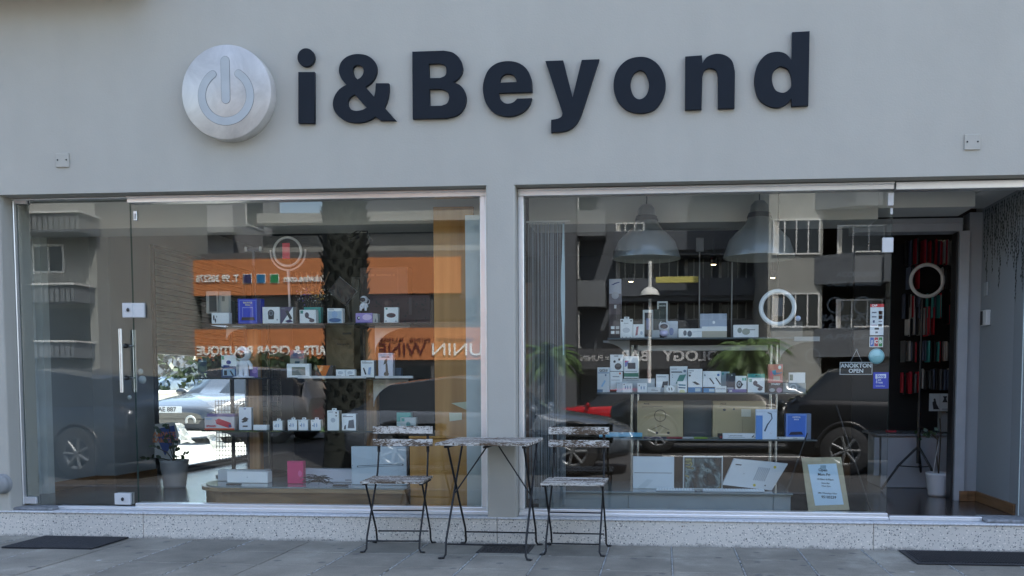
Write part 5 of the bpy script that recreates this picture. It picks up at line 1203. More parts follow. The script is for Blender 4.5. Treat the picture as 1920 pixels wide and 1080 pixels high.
# ------------------------------------------------------------------ right window
zE, zF, zG, zH = 1.368, .984, .658, .306
CHR = mat('satin_chrome', (.60, .63, .64), .22, .9, .05, 20.)
rs = thing('display_stand', 'chrome display stand with glass shelves in the right window', 'display stand')
for px in (1191, 1452):
    for dx in (-.020, .020):
        x = xr(px, 690, .9)+dx; p = MB(); p.tube([(x, .93, .30), (x, .93, 1.33)], .0125, CHR, 12); p.build('chrome_post', rs)
    x = xr(px, 690, .9); p = MB(); p.box(x-.006, .915, .30, x+.006, .925, 1.33, BLACKP); p.build('slotted_track', rs)
SH2 = mat('smoked_shelf_glass', (.10, .12, .13), .08, coat=.3)
shelf(rs, 1139, 1535, 634, zE, m=SH2); shelf(rs, 1119, 1512, 737, zF, m=SH2); shelf(rs, 1150, 1532, 826, zG, m=SH2)
p = MB(); a = at(1196, 645, .7); b = at(1440, 657, .7); p.bev(a.x, .70, b.z, b.x, .73, a.z-.01, mat('grey_rail', (.36, .37, .36), .4, .3), .003); p.build('cross_rail', rs)
bracket(rs, xr(1181, 640, .75), zE-.014, .19, .17, BRK if 0 else mat('grey_bracket', (.30, .32, .33), .4), -1); bracket(rs, xr(1461, 640, .75), zE-.014, .22, .15, mat('grey_bracket'), 1)
p = MB(); a = at(1500, 632, .58); p.bev(xr(1488, 637), .575, zE-.03, xr(1536, 637), .584, zE+.002, mat('grey_bracket'), .002); p.build('shelf_edge', rs)
pr_ = thing('display_plinth', 'long low pale grey display plinth in the right window', 'plinth')
x0, x1 = xr(1010, 930, .4), xr(1483, 930, .4)
GP = mat('pale_grey_laminate', (.30, .34, .36), .4, 0, .05)
xs2 = [x0, xr(1178, 930, .4), xr(1450, 930, .4), x1]
for a, b in zip(xs2, xs2[1:]): p = MB(); p.bev(a+.001, .40, .177, b-.001, 1.05, .292, GP, .002); p.build('drawer_front', pr_)
p = MB(); p.bev(x0-.01, .37, .293, x1+.01, 1.06, .3055, mat('grey_glass_top'), .003); p.build('glass_top', pr_)
# string curtain
sc_ = thing('string_curtain', 'curtain of thin pale strings at the left edge of the right window', 'curtain')
STR = mat('pale_string', (.30, .34, .37), .6); xa_, xb_ = xr(993, 600, .34), xr(1060, 600, .34)
p = MB(); p.tube([(xa_-.02, .34, 2.14), (xb_+.03, .34, 2.14)], .006, PALEF, 8); p.build('rail', sc_)
smesh = None
for k in range(34):
    f = k/33
    if smesh is None: p = MB(); p.tube([(0, 0, 2.135), (0, 0, 1.3), (0, 0, .22)], .0017, STR, 4); o = p.build('string', sc_); smesh = o.data
    else: o = bpy.data.objects.new('string', smesh); C.objects.link(o); o.parent = sc_
    o.location = (xa_+(xb_-xa_)*f+random.uniform(-.002, .002), .34+random.uniform(-.006, .006), 0); o.rotation_euler = (0, random.uniform(-.003, .003), 0)
p = MB()
for k in range(30):
    x = xa_-.01+k*(xb_-xa_)*1.05/30; p.tube([(x, .335, .335), (x+.001, .335, .30), (x-.001, .335, .255)], .0030, STR, 4)
p.build('knotted_ends', sc_)
p = MB(); xx = xr(1056.5, 500, .33); vs = []
for k in range(17): z = 2.12-k*.055; w_ = .004+.014*math.sin(math.pi*k/16)**2; vs += [(xx-w_, .325, z), (xx+w_*.6, .330, z)]
p.add(vs, [(2*k, 2*k+2, 2*k+3, 2*k+1) for k in range(16)], mat('pale_blue_ribbon', (.42, .55, .60), .5)); p.build('ribbon', sc_)
p = MB(); p.box(xr(983, 700, .5), .5, 0.178, xr(1000, 700, .5), .55, 1.75, mat('brown_post', (.12, .06, .035), .6)); tag(p.build('dark_post'), 'narrow brown post behind the string curtain', 'post')
# pendants
def pendant(lab, px, pyr, wpx, pyt, Y):
    k = (Y+5.9)/1720; c_ = at(px, pyr, Y); r = wpx*k/2; H = at(px, pyt, Y).z-c_.z
    t = thing('pendant_lamp', lab, 'pendant lamp', c_); m = mat('pearl_enamel', (.18, .19, .19), .3, .2, .02, coat=.5)
    p = MB(); prof = [(r, 0), (r*1.0, .006), (r*.94, H*.14), (r*.84, H*.32), (r*.66, H*.44), (r*.45, H*.56), (r*.33, H*.68), (r*.27, H*.78), (r*.24, H*.93), (r*.14, H), (0, H)]
    p.lathe(prof, (0, 0, 0), m, 48); p.build('shade', t)
    p = MB(); p.lathe([(r*.985, .001), (r*.92, H*.13), (r*.82, H*.31), (r*.64, H*.42), (0, H*.5)], (0, 0, 0), mat('shade_inside', (.36, .36, .32), .6), 48); p.build('shade_lining', t)
    p = MB(); p.lathe([(r*.335, H*.70), (r*.345, H*.72), (r*.30, H*.79)], (0, 0, 0), DARKIN, 32); p.build('collar', t)
    p = MB(); p.tube([(0, 0, H), (0, 0, 2.458-c_.z)], .005, BLACKP, 8); p.build('cord', t)
pendant('large pale bell pendant lamp, the left one of two in the right window', 1212, 486, 126, 384, .52); pendant('large pale bell pendant lamp, the right one of two in the right window', 1423, 484, 130, 377, .52)
# top shelf
prod(1142, 523, 1165, 634, .62, zE, 'tall narrow phone display box fading from silver to dark, left on the upper right shelf', (176, 182, 196), [('r', 0, .25, 1, 1, (120, 116, 124)), ('r', 0, .42, 1, 1, (84, 74, 78)), ('r', 0, .6, 1, 1, (62, 54, 54)), ('r', 0, .8, 1, 1, (54, 48, 46)), ('p', [(.18, .10), (.5, .065), (.85, .05), (.85, .062), (.5, .085), (.4, .098), (.2, .105)], (40, 50, 120)), ('e', .5, .28, .3, .06, (170, 172, 180)), ('r', .42, .44, .6, .5, (210, 212, 216)), ('r', .15, .80, .45, .85, W_), ('r', .55, .80, .85, .85, (190, 190, 190)), ('r', .15, .88, .45, .93, W_), ('r', .55, .88, .85, .93, (190, 190, 190))], .05)
prod(1163, 598, 1186.5, 634, .60, zE, 'white hanging box with faint oval picture beside the tall phone box', W_, [('r', .06, .06, .22, .15, DK), ('e', .86, .1, .06, .04, DK), ('r', .3, .22, .65, .25, GY), ('e', .48, .6, .3, .14, (196, 204, 210)), ('e', .17, .97, .04, .02, DK), ('e', .48, .97, .04, .02, DK), ('e', .8, .97, .04, .02, DK)], .04, tab=1)
prod(1187, 608, 1208, 633.5, .60, zE, 'white box with a small red device on the upper right shelf', W_, [('p', [(.3, .2), (.5, .15), (.4, .8), (.2, .85)], (170, 110, 116)), ('e', .75, .65, .12, .14, (170, 185, 200))], .04)
prod(1205, 581, 1225, 633, .68, zE, 'white frame box with a dark phone behind the lamp post reflection', (214, 220, 220), [('r', .18, .1, .85, .95, (50, 54, 60)), ('r', .35, .3, .7, .7, (110, 120, 160))], .03)
prod(1232, 565, 1252, 633, .70, zE, 'tall white phone box with a dark green window on the upper right shelf', (206, 212, 212), [('r', .14, .05, .85, .8, (24, 40, 42)), ('t', .5, .12, .06, 'NOTE', (200, 210, 210), 1)], .04)
prod(1226, 580, 1246, 620, .66, zE, 'dark green phone back standing before the tall white phone box', (34, 52, 50), [('p', [(.45, .55), (.7, .4), (.68, .46), (.5, .62)], W_)], .012, 'phone', 'display_phone')
prod(1249, 602, 1271, 632, .64, zE, 'pale box with a blue print behind the astronaut helmet', (190, 200, 210), [('e', .45, .62, .2, .22, (110, 130, 175))], .05)
t = thing('astronaut_lamp', 'small white astronaut helmet lamp on the upper right shelf', 'figure', at(1245, 613, .61)); k = 6.5/1720
AW = mat('glossy_white_plastic')
p = MB(); p.ball((0, 0, 0), (10*k, 9*k, 8.5*k), AW, 18, 12); p.build('helmet', t); p = MB(); p.ball((0, -4.2*k, .5*k), (7.6*k, 6.4*k, 5.4*k), mat('visor'), 16, 10); p.build('visor', t)
p = MB(); p.ball((0, 0, -11*k), (8*k, 6*k, 7*k), mat('lilac_plastic', (.50, .50, .75), .4), 14, 9); p.build('body', t)
prod(1222, 619, 1237, 633, .60, zE, 'low grey box left of the astronaut helmet lamp', (160, 170, 176), [], .05)
prod(1272, 616, 1316, 633, .60, zE, 'long white box with sunglasses, left of the laptop', W_, [('e', .28, .5, .075, .3, (100, 108, 118)), ('e', .48, .58, .10, .34, (100, 108, 118)), ('p', [(.6, .35), (.98, .3), (.98, .36), (.6, .44)], (205, 214, 222))], .05)
t = prod(1312.5, 588, 1363, 622, .66, None, 'silver laptop lid standing above the long white boxes', (168, 180, 198), [('e', .51, .49, .05, .085, W_), ('e', .96, .08, .015, .025, DK)], .008, 'laptop', 'laptop_lid')
prod(1316, 612, 1363, 632, .62, zE, 'long white box with a beige lower half under the laptop lid', W_, [('r', 0, .42, 1, 1, (186, 180, 164)), ('p', [(0, .3), (.5, .22), (1, .3), (1, .42), (0, .42)], W_)], .05)
prod(1375, 609, 1422.5, 631.5, .60, zE, 'white box with pale sunglasses right of the laptop', W_, [('p', [(.05, 1), (.25, .35), (.5, .5), (.7, .4), (.9, 1)], (240, 244, 246)), ('e', .25, .45, .09, .22, (150, 158, 150)), ('e', .50, .55, .16, .26, (168, 174, 162)), ('r', .6, .38, .86, .42, DK)], .05)
prod(1446, 603, 1505, 632, .72, zE, 'dark taupe box behind the hanging ring light', (92, 92, 90), [('r', 0, 0, 1, .2, (70, 68, 66)), ('e', .06, .3, .01, .02, W_)], .08)
ring_light('plain grey ring light hanging in the right window', 1458, 577, 30, .52, mat('frosted_ring_pale', (.80, .84, .86), .35), False, None, (44, 52, 66), .14)
p = MB(); c_ = at(1458, 577, .54); p.tube([(c_.x, .56, c_.z+.12), (c_.x, .56, 2.458)], .004, BLACKP, 6); tag(p.build('hanging_cable'), 'thin cable hanging above the ring light in the right window', 'cable')
c_ = at(1496.5, 597, .159); p = MB(); p.lathe([(0, 0), (.017, 0), (.017, .0008)], (c_.x, .1592, c_.z), cm((190, 200, 226)), 20, 'y'); tag(p.build('round_sticker'), 'tiny round pale sticker on the glass beside the hanging ring light', 'sticker')
for px, py0, py1, lab in ((1312, 470, 600, 'phone in a clamp on a thin rod standing before the laptop lid'), (1373, 470, 610, 'thin grey rod standing right of the laptop lid')):
    a, b = at(px, py0, .8), at(px, py1, .8); t = thing('display_rod', lab, 'rod', (a.x, .8, zE))
    p = MB(); p.tube([(0, 0, 0), (0, 0, a.z-zE)], .0045, mat('grey_rod', (.25, .26, .27), .4, .5), 8); p.build('rod', t)
    if px == 1312: p = MB(); p.bev(-.028, -.02, a.z-zE-.01, .028, -.008, a.z-zE+.09, cm((96, 100, 104)), .004); p.build('phone', t)
# middle shelf
R_ = [
 (1120, 689, 1143, 736, .62, 'tall pale box printed QC3.0 at the left end of the middle right shelf', (205, 214, 220), [('t', .5, .13, .12, 'QC3.0', DK, 1), ('r', .05, .2, .95, .24, (120, 150, 180)), ('e', .68, .31, .06, .04, (60, 90, 130)), ('p', [(.3, .75), (.6, .5), (.7, .55), (.4, .8)], (150, 190, 225)), ('r', 0, .88, .45, 1, (90, 120, 150))]),
 (1144, 665, 1169, 696, .66, 'white box with black earbuds in a round case, stacked highest on the middle right shelf', W_, [('r', .3, .07, .62, .11, DK), ('e', .33, .42, .09, .08, DK), ('e', .68, .3, .08, .07, DK), ('e', .6, .72, .26, .2, DK), ('e', .6, .66, .2, .09, (90, 92, 94))]),
 (1170, 668, 1197, 709, .67, 'white box with a green base and a dark square, next to the earbud box', W_, [('r', .06, .2, .3, .3, (200, 60, 110)), ('p', [(.06, .3), (.34, .2), (.2, .45), (.06, .5)], (120, 130, 190)), ('r', .25, .30, .80, .58, (56, 60, 70)), ('r', 0, .77, 1, .94, (70, 130, 110)), ('r', .1, .68, .9, .71, GY)]),
 (1144, 697, 1167, 731, .65, 'white box with an orange seal under the earbud box', W_, [('e', .8, .1, .08, .06, (210, 120, 90)), ('r', .2, .25, .75, .3, GY), ('e', .9, .75, .14, .1, DK), ('r', .1, .45, .8, .48, GY)]),
 (1156, 716, 1176, 736, .605, 'pale box at the left of the front row of little boxes, middle right shelf', (196, 208, 216), [('r', .1, .1, .3, .16, GY)]),
 (1167, 719, 1185.5, 736, .60, 'white earphone box in front of the green based box', W_, [('r', .1, .08, .25, .15, DK), ('e', .3, .45, .06, .2, (120, 145, 180)), ('e', .55, .45, .06, .2, (150, 170, 200)), ('e', .8, .45, .05, .2, (150, 170, 200))]),
 (1168, 710, 1228, 736, .68, 'wide grey white box behind the front row of earphone boxes', (184, 192, 196), [('r', .1, .1, .5, .15, GY)]),
 (1195, 718.5, 1213, 736, .60, 'white earphone box left of the lying white carton, middle right shelf', W_, [('e', .2, .25, .05, .08, DK), ('e', .4, .5, .06, .2, (130, 155, 190)), ('e', .7, .5, .06, .2, (150, 170, 200))]),
 (1214, 726, 1238.5, 736, .60, 'low white carton with grey writing on the middle right shelf', (214, 218, 220), [('r', .3, .35, .6, .45, GY), ('r', .3, .55, .8, .7, GY)]),
 (1230, 702, 1254, 736, .66, 'white box with a dark folded stand behind the small arch printed box', W_, [('r', .08, .12, .8, .16, GY), ('p', [(.55, .4), (.95, .38), (.9, .7), (.42, .75)], (44, 50, 62))]),
 (1245, 723, 1269, 736, .60, 'low box printed with a white arch on the middle right shelf', (196, 202, 202), [('e', .5, .5, .34, .5, W_), ('p', [(.35, .3), (.42, .3), (.45, .7), (.38, .7)], DK), ('p', [(.55, .3), (.62, .3), (.66, .7), (.59, .7)], DK)]),
 (1270, 715, 1288, 736, .60, 'white box with a teal glasses picture in front of the tall power bank box', W_, [('p', [(.1, .25), (.9, .3), (.85, .42), (.15, .4)], (70, 130, 150)), ('p', [(.1, .5), (.9, .55), (.8, .65), (.15, .62)], (60, 100, 130)), ('e', .5, .95, .3, .2, (220, 220, 170))]),
 (1256, 687, 1289, 736, .64, 'tall white box with a slanted green power bank on the middle right shelf', (216, 224, 228), [('r', .07, .09, .4, .12, GY), ('r', .07, .2, .7, .24, DK), ('e', .84, .18, .08, .05, (110, 130, 150)), ('p', [(.55, .33), (.93, .31), (.75, .58), (.32, .68)], (70, 130, 120)), ('e', .15, .33, .03, .02, GY), ('e', .15, .42, .03, .02, GY)]),
 (1290, 692, 1317, 736, .62, 'white box with a flat black power bank and a blue base', W_, [('r', .06, .06, .4, .1, GY), ('r', .06, .15, .22, .18, DK), ('e', .12, .28, .07, .04, DK), ('p', [(.28, .55), (.5, .53), (.85, .66), (.62, .68)], (40, 46, 54)), ('r', 0, .78, 1, 1, (70, 130, 180)), ('r', .5, .82, .88, .96, (190, 210, 220))]),
 (1318, 696, 1352, 726, .66, 'wide white box with two black cables on the middle right shelf', W_, [('e', .1, .26, .05, .06, GY), ('e', .85, .24, .07, .08, (90, 130, 180)), ('p', [(.34, .45), (.40, .42), (.65, .8), (.58, .82)], DK), ('p', [(.68, .42), (.74, .40), (1, .82), (.95, .86)], DK)]),
 (1319, 728, 1340, 736, .60, 'low blue box at the front of the middle right shelf', (90, 150, 200), [('r', .5, .2, .98, .8, (190, 210, 220))]),
 (1341, 724, 1362, 736, .60, 'low white box beside the low blue box, middle right shelf', W_, [('r', .1, .3, .9, .4, GY), ('r', .05, .55, .95, .6, (120, 150, 170))]),
 (1352, 697, 1368, 735, .70, 'pale blue box behind the dark navy box', (160, 184, 196), [('r', .1, .05, .3, .15, TL), ('e', .8, .3, .2, .1, (60, 80, 100)), ('e', .8, .5, .2, .1, (60, 80, 100))]),
 (1362, 700, 1379, 736, .65, 'dark navy box between the cable box and the round camera box', (46, 56, 74), [('e', .6, .1, .05, .03, W_), ('r', .05, .74, .8, .84, (190, 196, 200)), ('r', .1, .87, .5, .95, (170, 176, 190))]),
 (1379, 705, 1400, 730, .61, 'white box with a black round camera and small green signs', W_, [('r', .6, .15, .75, .35, TL), ('r', .8, .15, .95, .35, TL), ('e', .33, .65, .26, .3, DK), ('e', .33, .62, .16, .18, (170, 176, 182)), ('e', .33, .62, .06, .07, DK), ('p', [(.5, .5), (.7, .62), (.55, .8)], DK)]),
 (1366, 730, 1400, 736, .60, 'low violet box below the round camera box', (84, 78, 150), [('r', .05, .2, .2, .8, (200, 200, 214))]),
 (1402, 701, 1434, 735, .60, 'white box with a teal top and a grey car phone holder', W_, [('r', 0, 0, 1, .21, (50, 150, 150)), ('p', [(.38, .12), (.5, .06), (.62, .12)], (20, 60, 60)), ('r', .05, .28, .24, .44, (60, 140, 130)), ('e', .44, .5, .13, .14, (84, 78, 90)), ('p', [(.4, .55), (.62, .55), (.9, .72), (.85, .8), (.5, .68)], (84, 78, 90)), ('e', .72, .82, .14, .08, (84, 78, 90))]),
 (1440.5, 683, 1468, 718, .62, 'coral red book with a blue bird drawing on the middle right shelf', (206, 116, 112), [('e', .78, .17, .11, .1, W_), ('p', [(.25, .35), (.5, .3), (.56, .5), (.42, .6), (.3, .5)], (70, 150, 190)), ('e', .2, .5, .06, .16, (220, 100, 140)), ('r', .35, .65, .8, .86, (214, 190, 180)), ('p', [(.4, .5), (.95, .42), (.95, .47), (.45, .58)], (90, 120, 170))]),
 (1441, 718, 1468, 736, .61, 'dark box with a white title strip under the coral red book', (88, 74, 78), [('r', 0, 0, 1, .3, (30, 32, 38)), ('t', .5, .15, .26, 'STARRY', W_, 1), ('e', .25, .75, .2, .2, (170, 176, 180)), ('e', .75, .75, .2, .26, (186, 156, 176))]),
 (1479, 698.5, 1510, 720, .68, 'white box with black round earbuds at the right end of the middle right shelf', W_, [('r', .05, .1, .25, .4, (50, 90, 84)), ('r', .1, .52, .85, .58, GY), ('e', .22, .85, .06, .14, DK), ('e', .4, .85, .09, .16, DK), ('e', .88, .88, .03, .04, DK)]),
 (1468, 718, 1511, 736, .62, 'grey box with a silver ring picture, rightmost on the middle right shelf', (150, 158, 160), [('e', .45, .5, .17, .4, (196, 202, 206)), ('e', .45, .5, .12, .28, (140, 148, 152)), ('e', .45, .6, .06, .14, W_), ('r', .68, .4, .76, .5, (90, 96, 100))])]
for a, b, c, d, Y, lab, col, art in R_: prod(a, b, c, d, Y, (zF if d > 732 or d >= 718 and b < 719 and d < 722 and Y == .68 else None) if not (lab.startswith(('white box with black earbuds in', 'white box with a green base', 'white box with an orange seal', 'coral red', 'wide white box with two', 'white box with a black round camera'))) else None, lab, col, art, .05 if Y < .65 else .04)
# lower shelf
prod(1195, 752, 1281, 822, .72, zG, 'big beige ring light carton, the left one of two on the lower right shelf', BEI, [('t', .2, .08, .05, 'PULUZ', (60, 54, 44), 1), ('r', .1, .14, .55, .155, (110, 100, 80)), ('r', .1, .18, .35, .19, (110, 100, 80)), ('e', .5, .4, .135, .17, (110, 100, 80)), ('e', .5, .4, .115, .145, BEI), ('r', .493, .4, .503, .62, (110, 100, 80)), ('p', [(.5, .66), (.7, .78), (.69, .79), (.5, .68), (.31, .79), (.3, .78)], (110, 100, 80)), ('e', .43, .87, .03, .035, DK), ('e', .68, .87, .03, .035, DK)], .12)
prod(1336, 752, 1436, 822, .72, zG, 'big beige ring light carton, the right one of two on the lower right shelf', BEI, [('t', .2, .08, .05, 'PULUZ', (60, 54, 44), 1), ('r', .12, .15, .8, .165, (100, 90, 74)), ('e', .22, .24, .03, .035, DK), ('e', .4, .22, .02, .025, DK), ('r', .54, .22, .72, .42, (214, 212, 196)), ('r', .565, .5, .57, .85, (110, 100, 80))], .12)
prod(1282, 750, 1335, 820, .80, zG, 'plain slate grey panel between the two beige cartons', (74, 84, 92), [], .03, 'panel', 'slate_board')
prod(1355, 813, 1422, 825, .60, zG, 'long low white box printed laptop stand on the lower right shelf', (214, 220, 226), [('t', .36, .42, .34, 'LAPTOP STAND', (70, 78, 86)), ('p', [(.80, .7), (.88, .2), (.86, .7)], DK), ('p', [(.88, .75), (.98, .3), (.94, .75)], DK), ('r', .16, .68, .62, .74, GY)], .05)
prod(1346, 813, 1355, 824, .61, zG, 'small black cube with a red side left of the long low box', (26, 24, 28), [('r', .4, .5, 1, .8, (130, 40, 56))], .04)
prod(1417, 768, 1457, 826, .58, zG, 'blue and white box with a curved necklace headset on the lower right shelf', (205, 220, 240), [('r', 0, .2, .32, 1, (90, 140, 210)), ('r', 0, .03, 1, .1, (190, 205, 225)), ('p', [(.38, .72), (.52, .5), (.74, .3), (.70, .16), (.55, .12), (.55, .09), (.74, .12), (.79, .3), (.58, .52), (.46, .74)], (70, 84, 110)), ('r', .7, .78, .74, .8, GY)], .06)
prod(1473, 776, 1521, 825, .70, zG, 'bright blue box with a crystal stand picture, rightmost on the lower right shelf', (120, 155, 225), [('r', .05, .05, .8, .95, (120, 160, 240)), ('r', .07, .07, .78, .93, (70, 118, 210)), ('t', .42, .14, .08, 'CRYSTAL', (220, 226, 240), 1), ('t', .42, .23, .07, 'BALLS', (220, 226, 240), 1), ('p', [(.2, .74), (.62, .72), (.7, .84), (.12, .86)], (30, 34, 60)), ('r', .83, 0, 1, 1, (110, 125, 150))], .08)
prod(1455, 820, 1508, 826.5, .60, zG, 'flat white box printed with small grey words below the blue boxes', (214, 220, 224), [('r', .05, .25, .12, .7, DK), ('r', .16, .3, .3, .6, GY), ('r', .6, .3, .75, .6, GY)], .05)
for a, b, lab, col in ((1120, 1203, 'pair of light blue rolls at the left end of the lower right shelf', (110, 176, 205)), (1206, 1250, 'dark violet flat case on the lower right shelf', (44, 38, 66)), (1250, 1280, 'dark red flat case on the lower right shelf', (130, 34, 48)), (1281, 1302, 'silver flat case on the lower right shelf', (176, 180, 184)), (1302, 1328, 'lime green flat case on the lower right shelf', (120, 150, 60)), (1328, 1350, 'grey green flat case on the lower right shelf', (92, 100, 92)), (1362, 1425, 'pink pen lying before the laptop stand box', (214, 130, 160))):
    x0, x1 = xr(a, 824, .5), xr(b, 824, .5)
    if b-a > 60: x0 += 0
    zz = zG; Yy = .585 if a != 1120 else .66
    p = MB(); hh = {1120: .024, 1362: .005}.get(a, .011)
    for q in range(2 if a == 1120 else 1): p.tube([(x0, Yy+.03+q*.035, zz+hh/2+.001+q*.012), (x1, Yy+.03+q*.035, zz+hh/2+.001+q*.012)], hh/2, cm(col), 10) if a in (1120, 1362) else p.bev(x0, Yy+.002, zz+.001, x1, Yy+.09, zz+hh, cm(col), .003)
    tag(p.build('flat_case' if a not in (1120, 1362) else 'roll'), lab, 'case' if a not in (1120, 1362) else 'roll')
# plinth, right window
prod(1186.5, 857, 1264, 912, .56, zH, 'white tablet box split by a thin dark line on the right plinth', (206, 218, 226), [('r', .03, .495, .95, .51, (50, 56, 62)), ('p', [(.1, .99), (.35, .7), (.5, .72), (.3, .99)], (192, 206, 214))], .04)
prod(1280.5, 856, 1355.5, 911.5, .56, zH, 'tablet box with a dark marbled green and gold picture on the right plinth', (196, 204, 206), [('r', .03, .035, .97, .965, (18, 24, 26))], .04)
tb = [o for o in C.objects if o.get('label', '').startswith('tablet box with a dark marbled')][0]
def marble():
    m, t, b = new_mat('marbled_picture'); tc = N(t, 'ShaderNodeTexCoord'); w_ = N(t, 'ShaderNodeTexNoise', Scale=4.2, Detail=4., Distortion=2.6); t.links.new(tc.outputs['Object'], w_.inputs['Vector'])
    r = N(t, 'ShaderNodeValToRGB'); e = r.color_ramp.elements; e[0].position = .42; e[0].color = (.008, .014, .018, 1); e[1].position = .72; e[1].color = (.55, .62, .60, 1)
    for p_, c in ((.5, (.05, .09, .10, 1)), (.56, (.18, .26, .27, 1)), (.58, (.04, .05, .04, 1)), (.63, (.30, .30, .12, 1)), (.66, (.03, .04, .05, 1))): q = e.new(p_); q.color = c
    t.links.new(w_.outputs[0], r.inputs[0]); t.links.new(r.outputs[0], b.inputs['Base Color']); b.inputs['Roughness'].default_value = .2; return m
a, b = at(1283, 910, .56), at(1353, 858, .56); hw, hh = (b.x-a.x)/2*.95, (b.z-zH)
p = MB(); p.add([(-hw, -.0012, .010), (hw, -.0012, .010), (hw, -.0012, hh-.008), (-hw, -.0012, hh-.008)], [(0, 1, 2, 3)], marble()); p.build('marbled_picture', tb)
a = at(1415, 908, .50)
t = thing('product_box', 'large white carton with yellow dots lying tilted at the right of the right plinth', 'box', (a.x, .52, zH+.001))
k = 6.4/1720; P = [(-59*k, 4*k), (40*k, 0), (60*k, 52*k), (-36*k, 56*k)]
P = [((x-1415)*k, max((912-y)*k, .001)) for x, y in ((1356, 902), (1447, 912), (1476, 862), (1377, 853))]
p = MB(); p.prism([P[0], P[1], P[2], P[3]], 0, .05, cm((204, 210, 214))); p.build('carton', t)
p = MB(); L2 = lambda u, v: (P[0][0]+(P[1][0]-P[0][0])*u+(P[3][0]-P[0][0])*v, P[0][1]+(P[1][1]-P[0][1])*u+(P[3][1]-P[0][1])*v)
def q4(u0, v0, u1, v1, c, y=-.0006):
    a_ = [L2(u0, v0), L2(u1, v0), L2(u1, v1), L2(u0, v1)]; p.add([(x, y, z) for x, z in a_], [(0, 1, 2, 3)], cm(c))
q4(.08, .78, .2, .82, DK)
for q in range(7): q4(.55+q*.035, .3, .57+q*.035, .8, (150, 158, 166))
for u, v, r_, c in ((.62, .12, .010, (190, 176, 60)), (.86, .86, .010, (190, 176, 60)), (.83, .15, .005, DK), (.32, .5, .003, DK)):
    x, z = L2(u, v); p.add([(x+r_*math.cos(q*math.pi/7), -.001, z+r_*math.sin(q*math.pi/7)) for q in range(14)], [tuple(range(14))], cm(c))
p.build('printed_picture', t)
for a0, b0, lab in ((1230, 1302, 'thin white keyboard lying before the white tablet box'), (1318, 1434, 'thin white keyboard with a number pad lying before the tilted carton')):
    x0, x1 = xr(a0, 915, .42), xr(b0, 915, .42); t = thing('keyboard', lab, 'keyboard', (x0, .41, zH+.001))
    p = MB(); p.bev(0, 0, 0, x1-x0, .11, .008, cm((176, 188, 196)), .002); p.build('case', t); p = MB(); n_ = int((x1-x0)/.019)
    for i in range(n_):
        for j in range(5): p.bev(.004+i*.019, .005+j*.020, .008, .019+i*.019, .021+j*.020, .012, cm((226, 234, 238)), .001)
    p.build('keys', t)
# opening hours board leaning on the sill
fb = [at(x, y, .30) for x, y in ((1516, 958), (1593, 956), (1577, 857), (1503, 858.5))]
o0 = fb[0]; t = thing('opening_hours_board', 'slanted beige frame with a typed opening hours sheet behind the right window', 'sign', (o0.x, .30, .178))
P = [(v.x-o0.x, max(v.z-.178, .001)) for v in fb]
p = MB(); p.prism(P, 0, .014, mat('beige_card_frame', (.40, .36, .25), .7, 0, .08, 20.)); p.build('frame', t)
inn = [at(x, y, .298) for x, y in ((1528.5, 948), (1582, 946), (1568, 869), (1514.5, 871))]; I = [(v.x-o0.x, v.z-.178) for v in inn]
p = MB(); p.prism(I, -.002, -.0002, cm((190, 214, 232))); p.build('paper_sheet', t)
def wt(s, px, py, hp, off=0.): v = at(px, py, .296); text('typed_line', s, (v.x-o0.x, -.0026, v.z-.178), hp*6.2/1720*1.35, cm((36, 42, 54)), t, .0001, off=off, ry=R(2))
wt('Open', 1543, 881.5, 5.2, .0006); wt('Mon-Fri', 1545, 890, 5.2, .0006); wt('10:00am-6:00pm', 1547, 899, 3.4, .0003); wt('Saturday', 1548, 906, 3.2, .0002); wt('10am-3pm', 1549, 911.5, 3., .0002); wt('SMS-WhatsApp-Viber', 1551.5, 925, 2.9, .0002); wt('95105239', 1554, 932.5, 5., .0006)
p = MB(); v = at(1543, 874, .297); p.bev(v.x-o0.x-.018, -.006, v.z-.178-.02, v.x-o0.x+.02, -.0025, v.z-.178+.006, CLEAR, .001); p.build('tape', t)
for px0, py0, px1, py1, lab in ((1514, 812, 1464, 952, 'thin black tripod leg left of the opening hours board'), (1568, 760, 1632, 956, 'thin black tripod leg right of the opening hours board')):
    a, b = at(px0, py0, .55), at(px1, py1, .50); b.z = max(b.z, .184); p = MB(); p.tube([a, b], .005, BLACKP, 8); tag(p.build('tripod_leg'), lab, 'tripod')
# stickers and decals on the glass (inside face)
YG_ = .1585
def stick(px0, py0, px1, py1, col, name, lab, cat='sticker', r=.004):
    a, b = at(px0, py1, YG_), at(px1, py0, YG_); t = thing(name, lab, cat, ((a.x+b.x)/2, YG_, (a.z+b.z)/2)); w_, h_ = (b.x-a.x)/2, (b.z-a.z)/2
    p = MB(); p.bev(-w_, 0, -h_, w_, .0012, h_, cm(col), .0004); p.build('sheet', t); t['_w'] = w_; t['_h'] = h_; return t, w_, h_
GLN = GLASS
t, w_, h_ = stick(1631, 570, 1657.5, 628.5, (226, 232, 238), 'payment_sticker', 'tall white card payment sticker with a red top strip on the right glass')
p = MB(); f = lambda u0, v0, u1, v1, c, y=-.0005: p.bev(-w_+2*w_*u0, y-.0003, h_-2*h_*v1, -w_+2*w_*u1, y, h_-2*h_*v0, cm(c), .0001)
f(0, 0, 1, .10, (200, 50, 56))
for r_, (a_, b_) in enumerate(((.22, .34), (.36, .48))): f(.62, a_, .9, b_, (60, 20, 24)); f(.66, a_+.03, .76, b_-.03, (200, 50, 50)); f(.74, a_+.03, .85, b_-.03, (220, 150, 130)); f(.12, a_+.03, .46, b_-.05, (110, 116, 130))
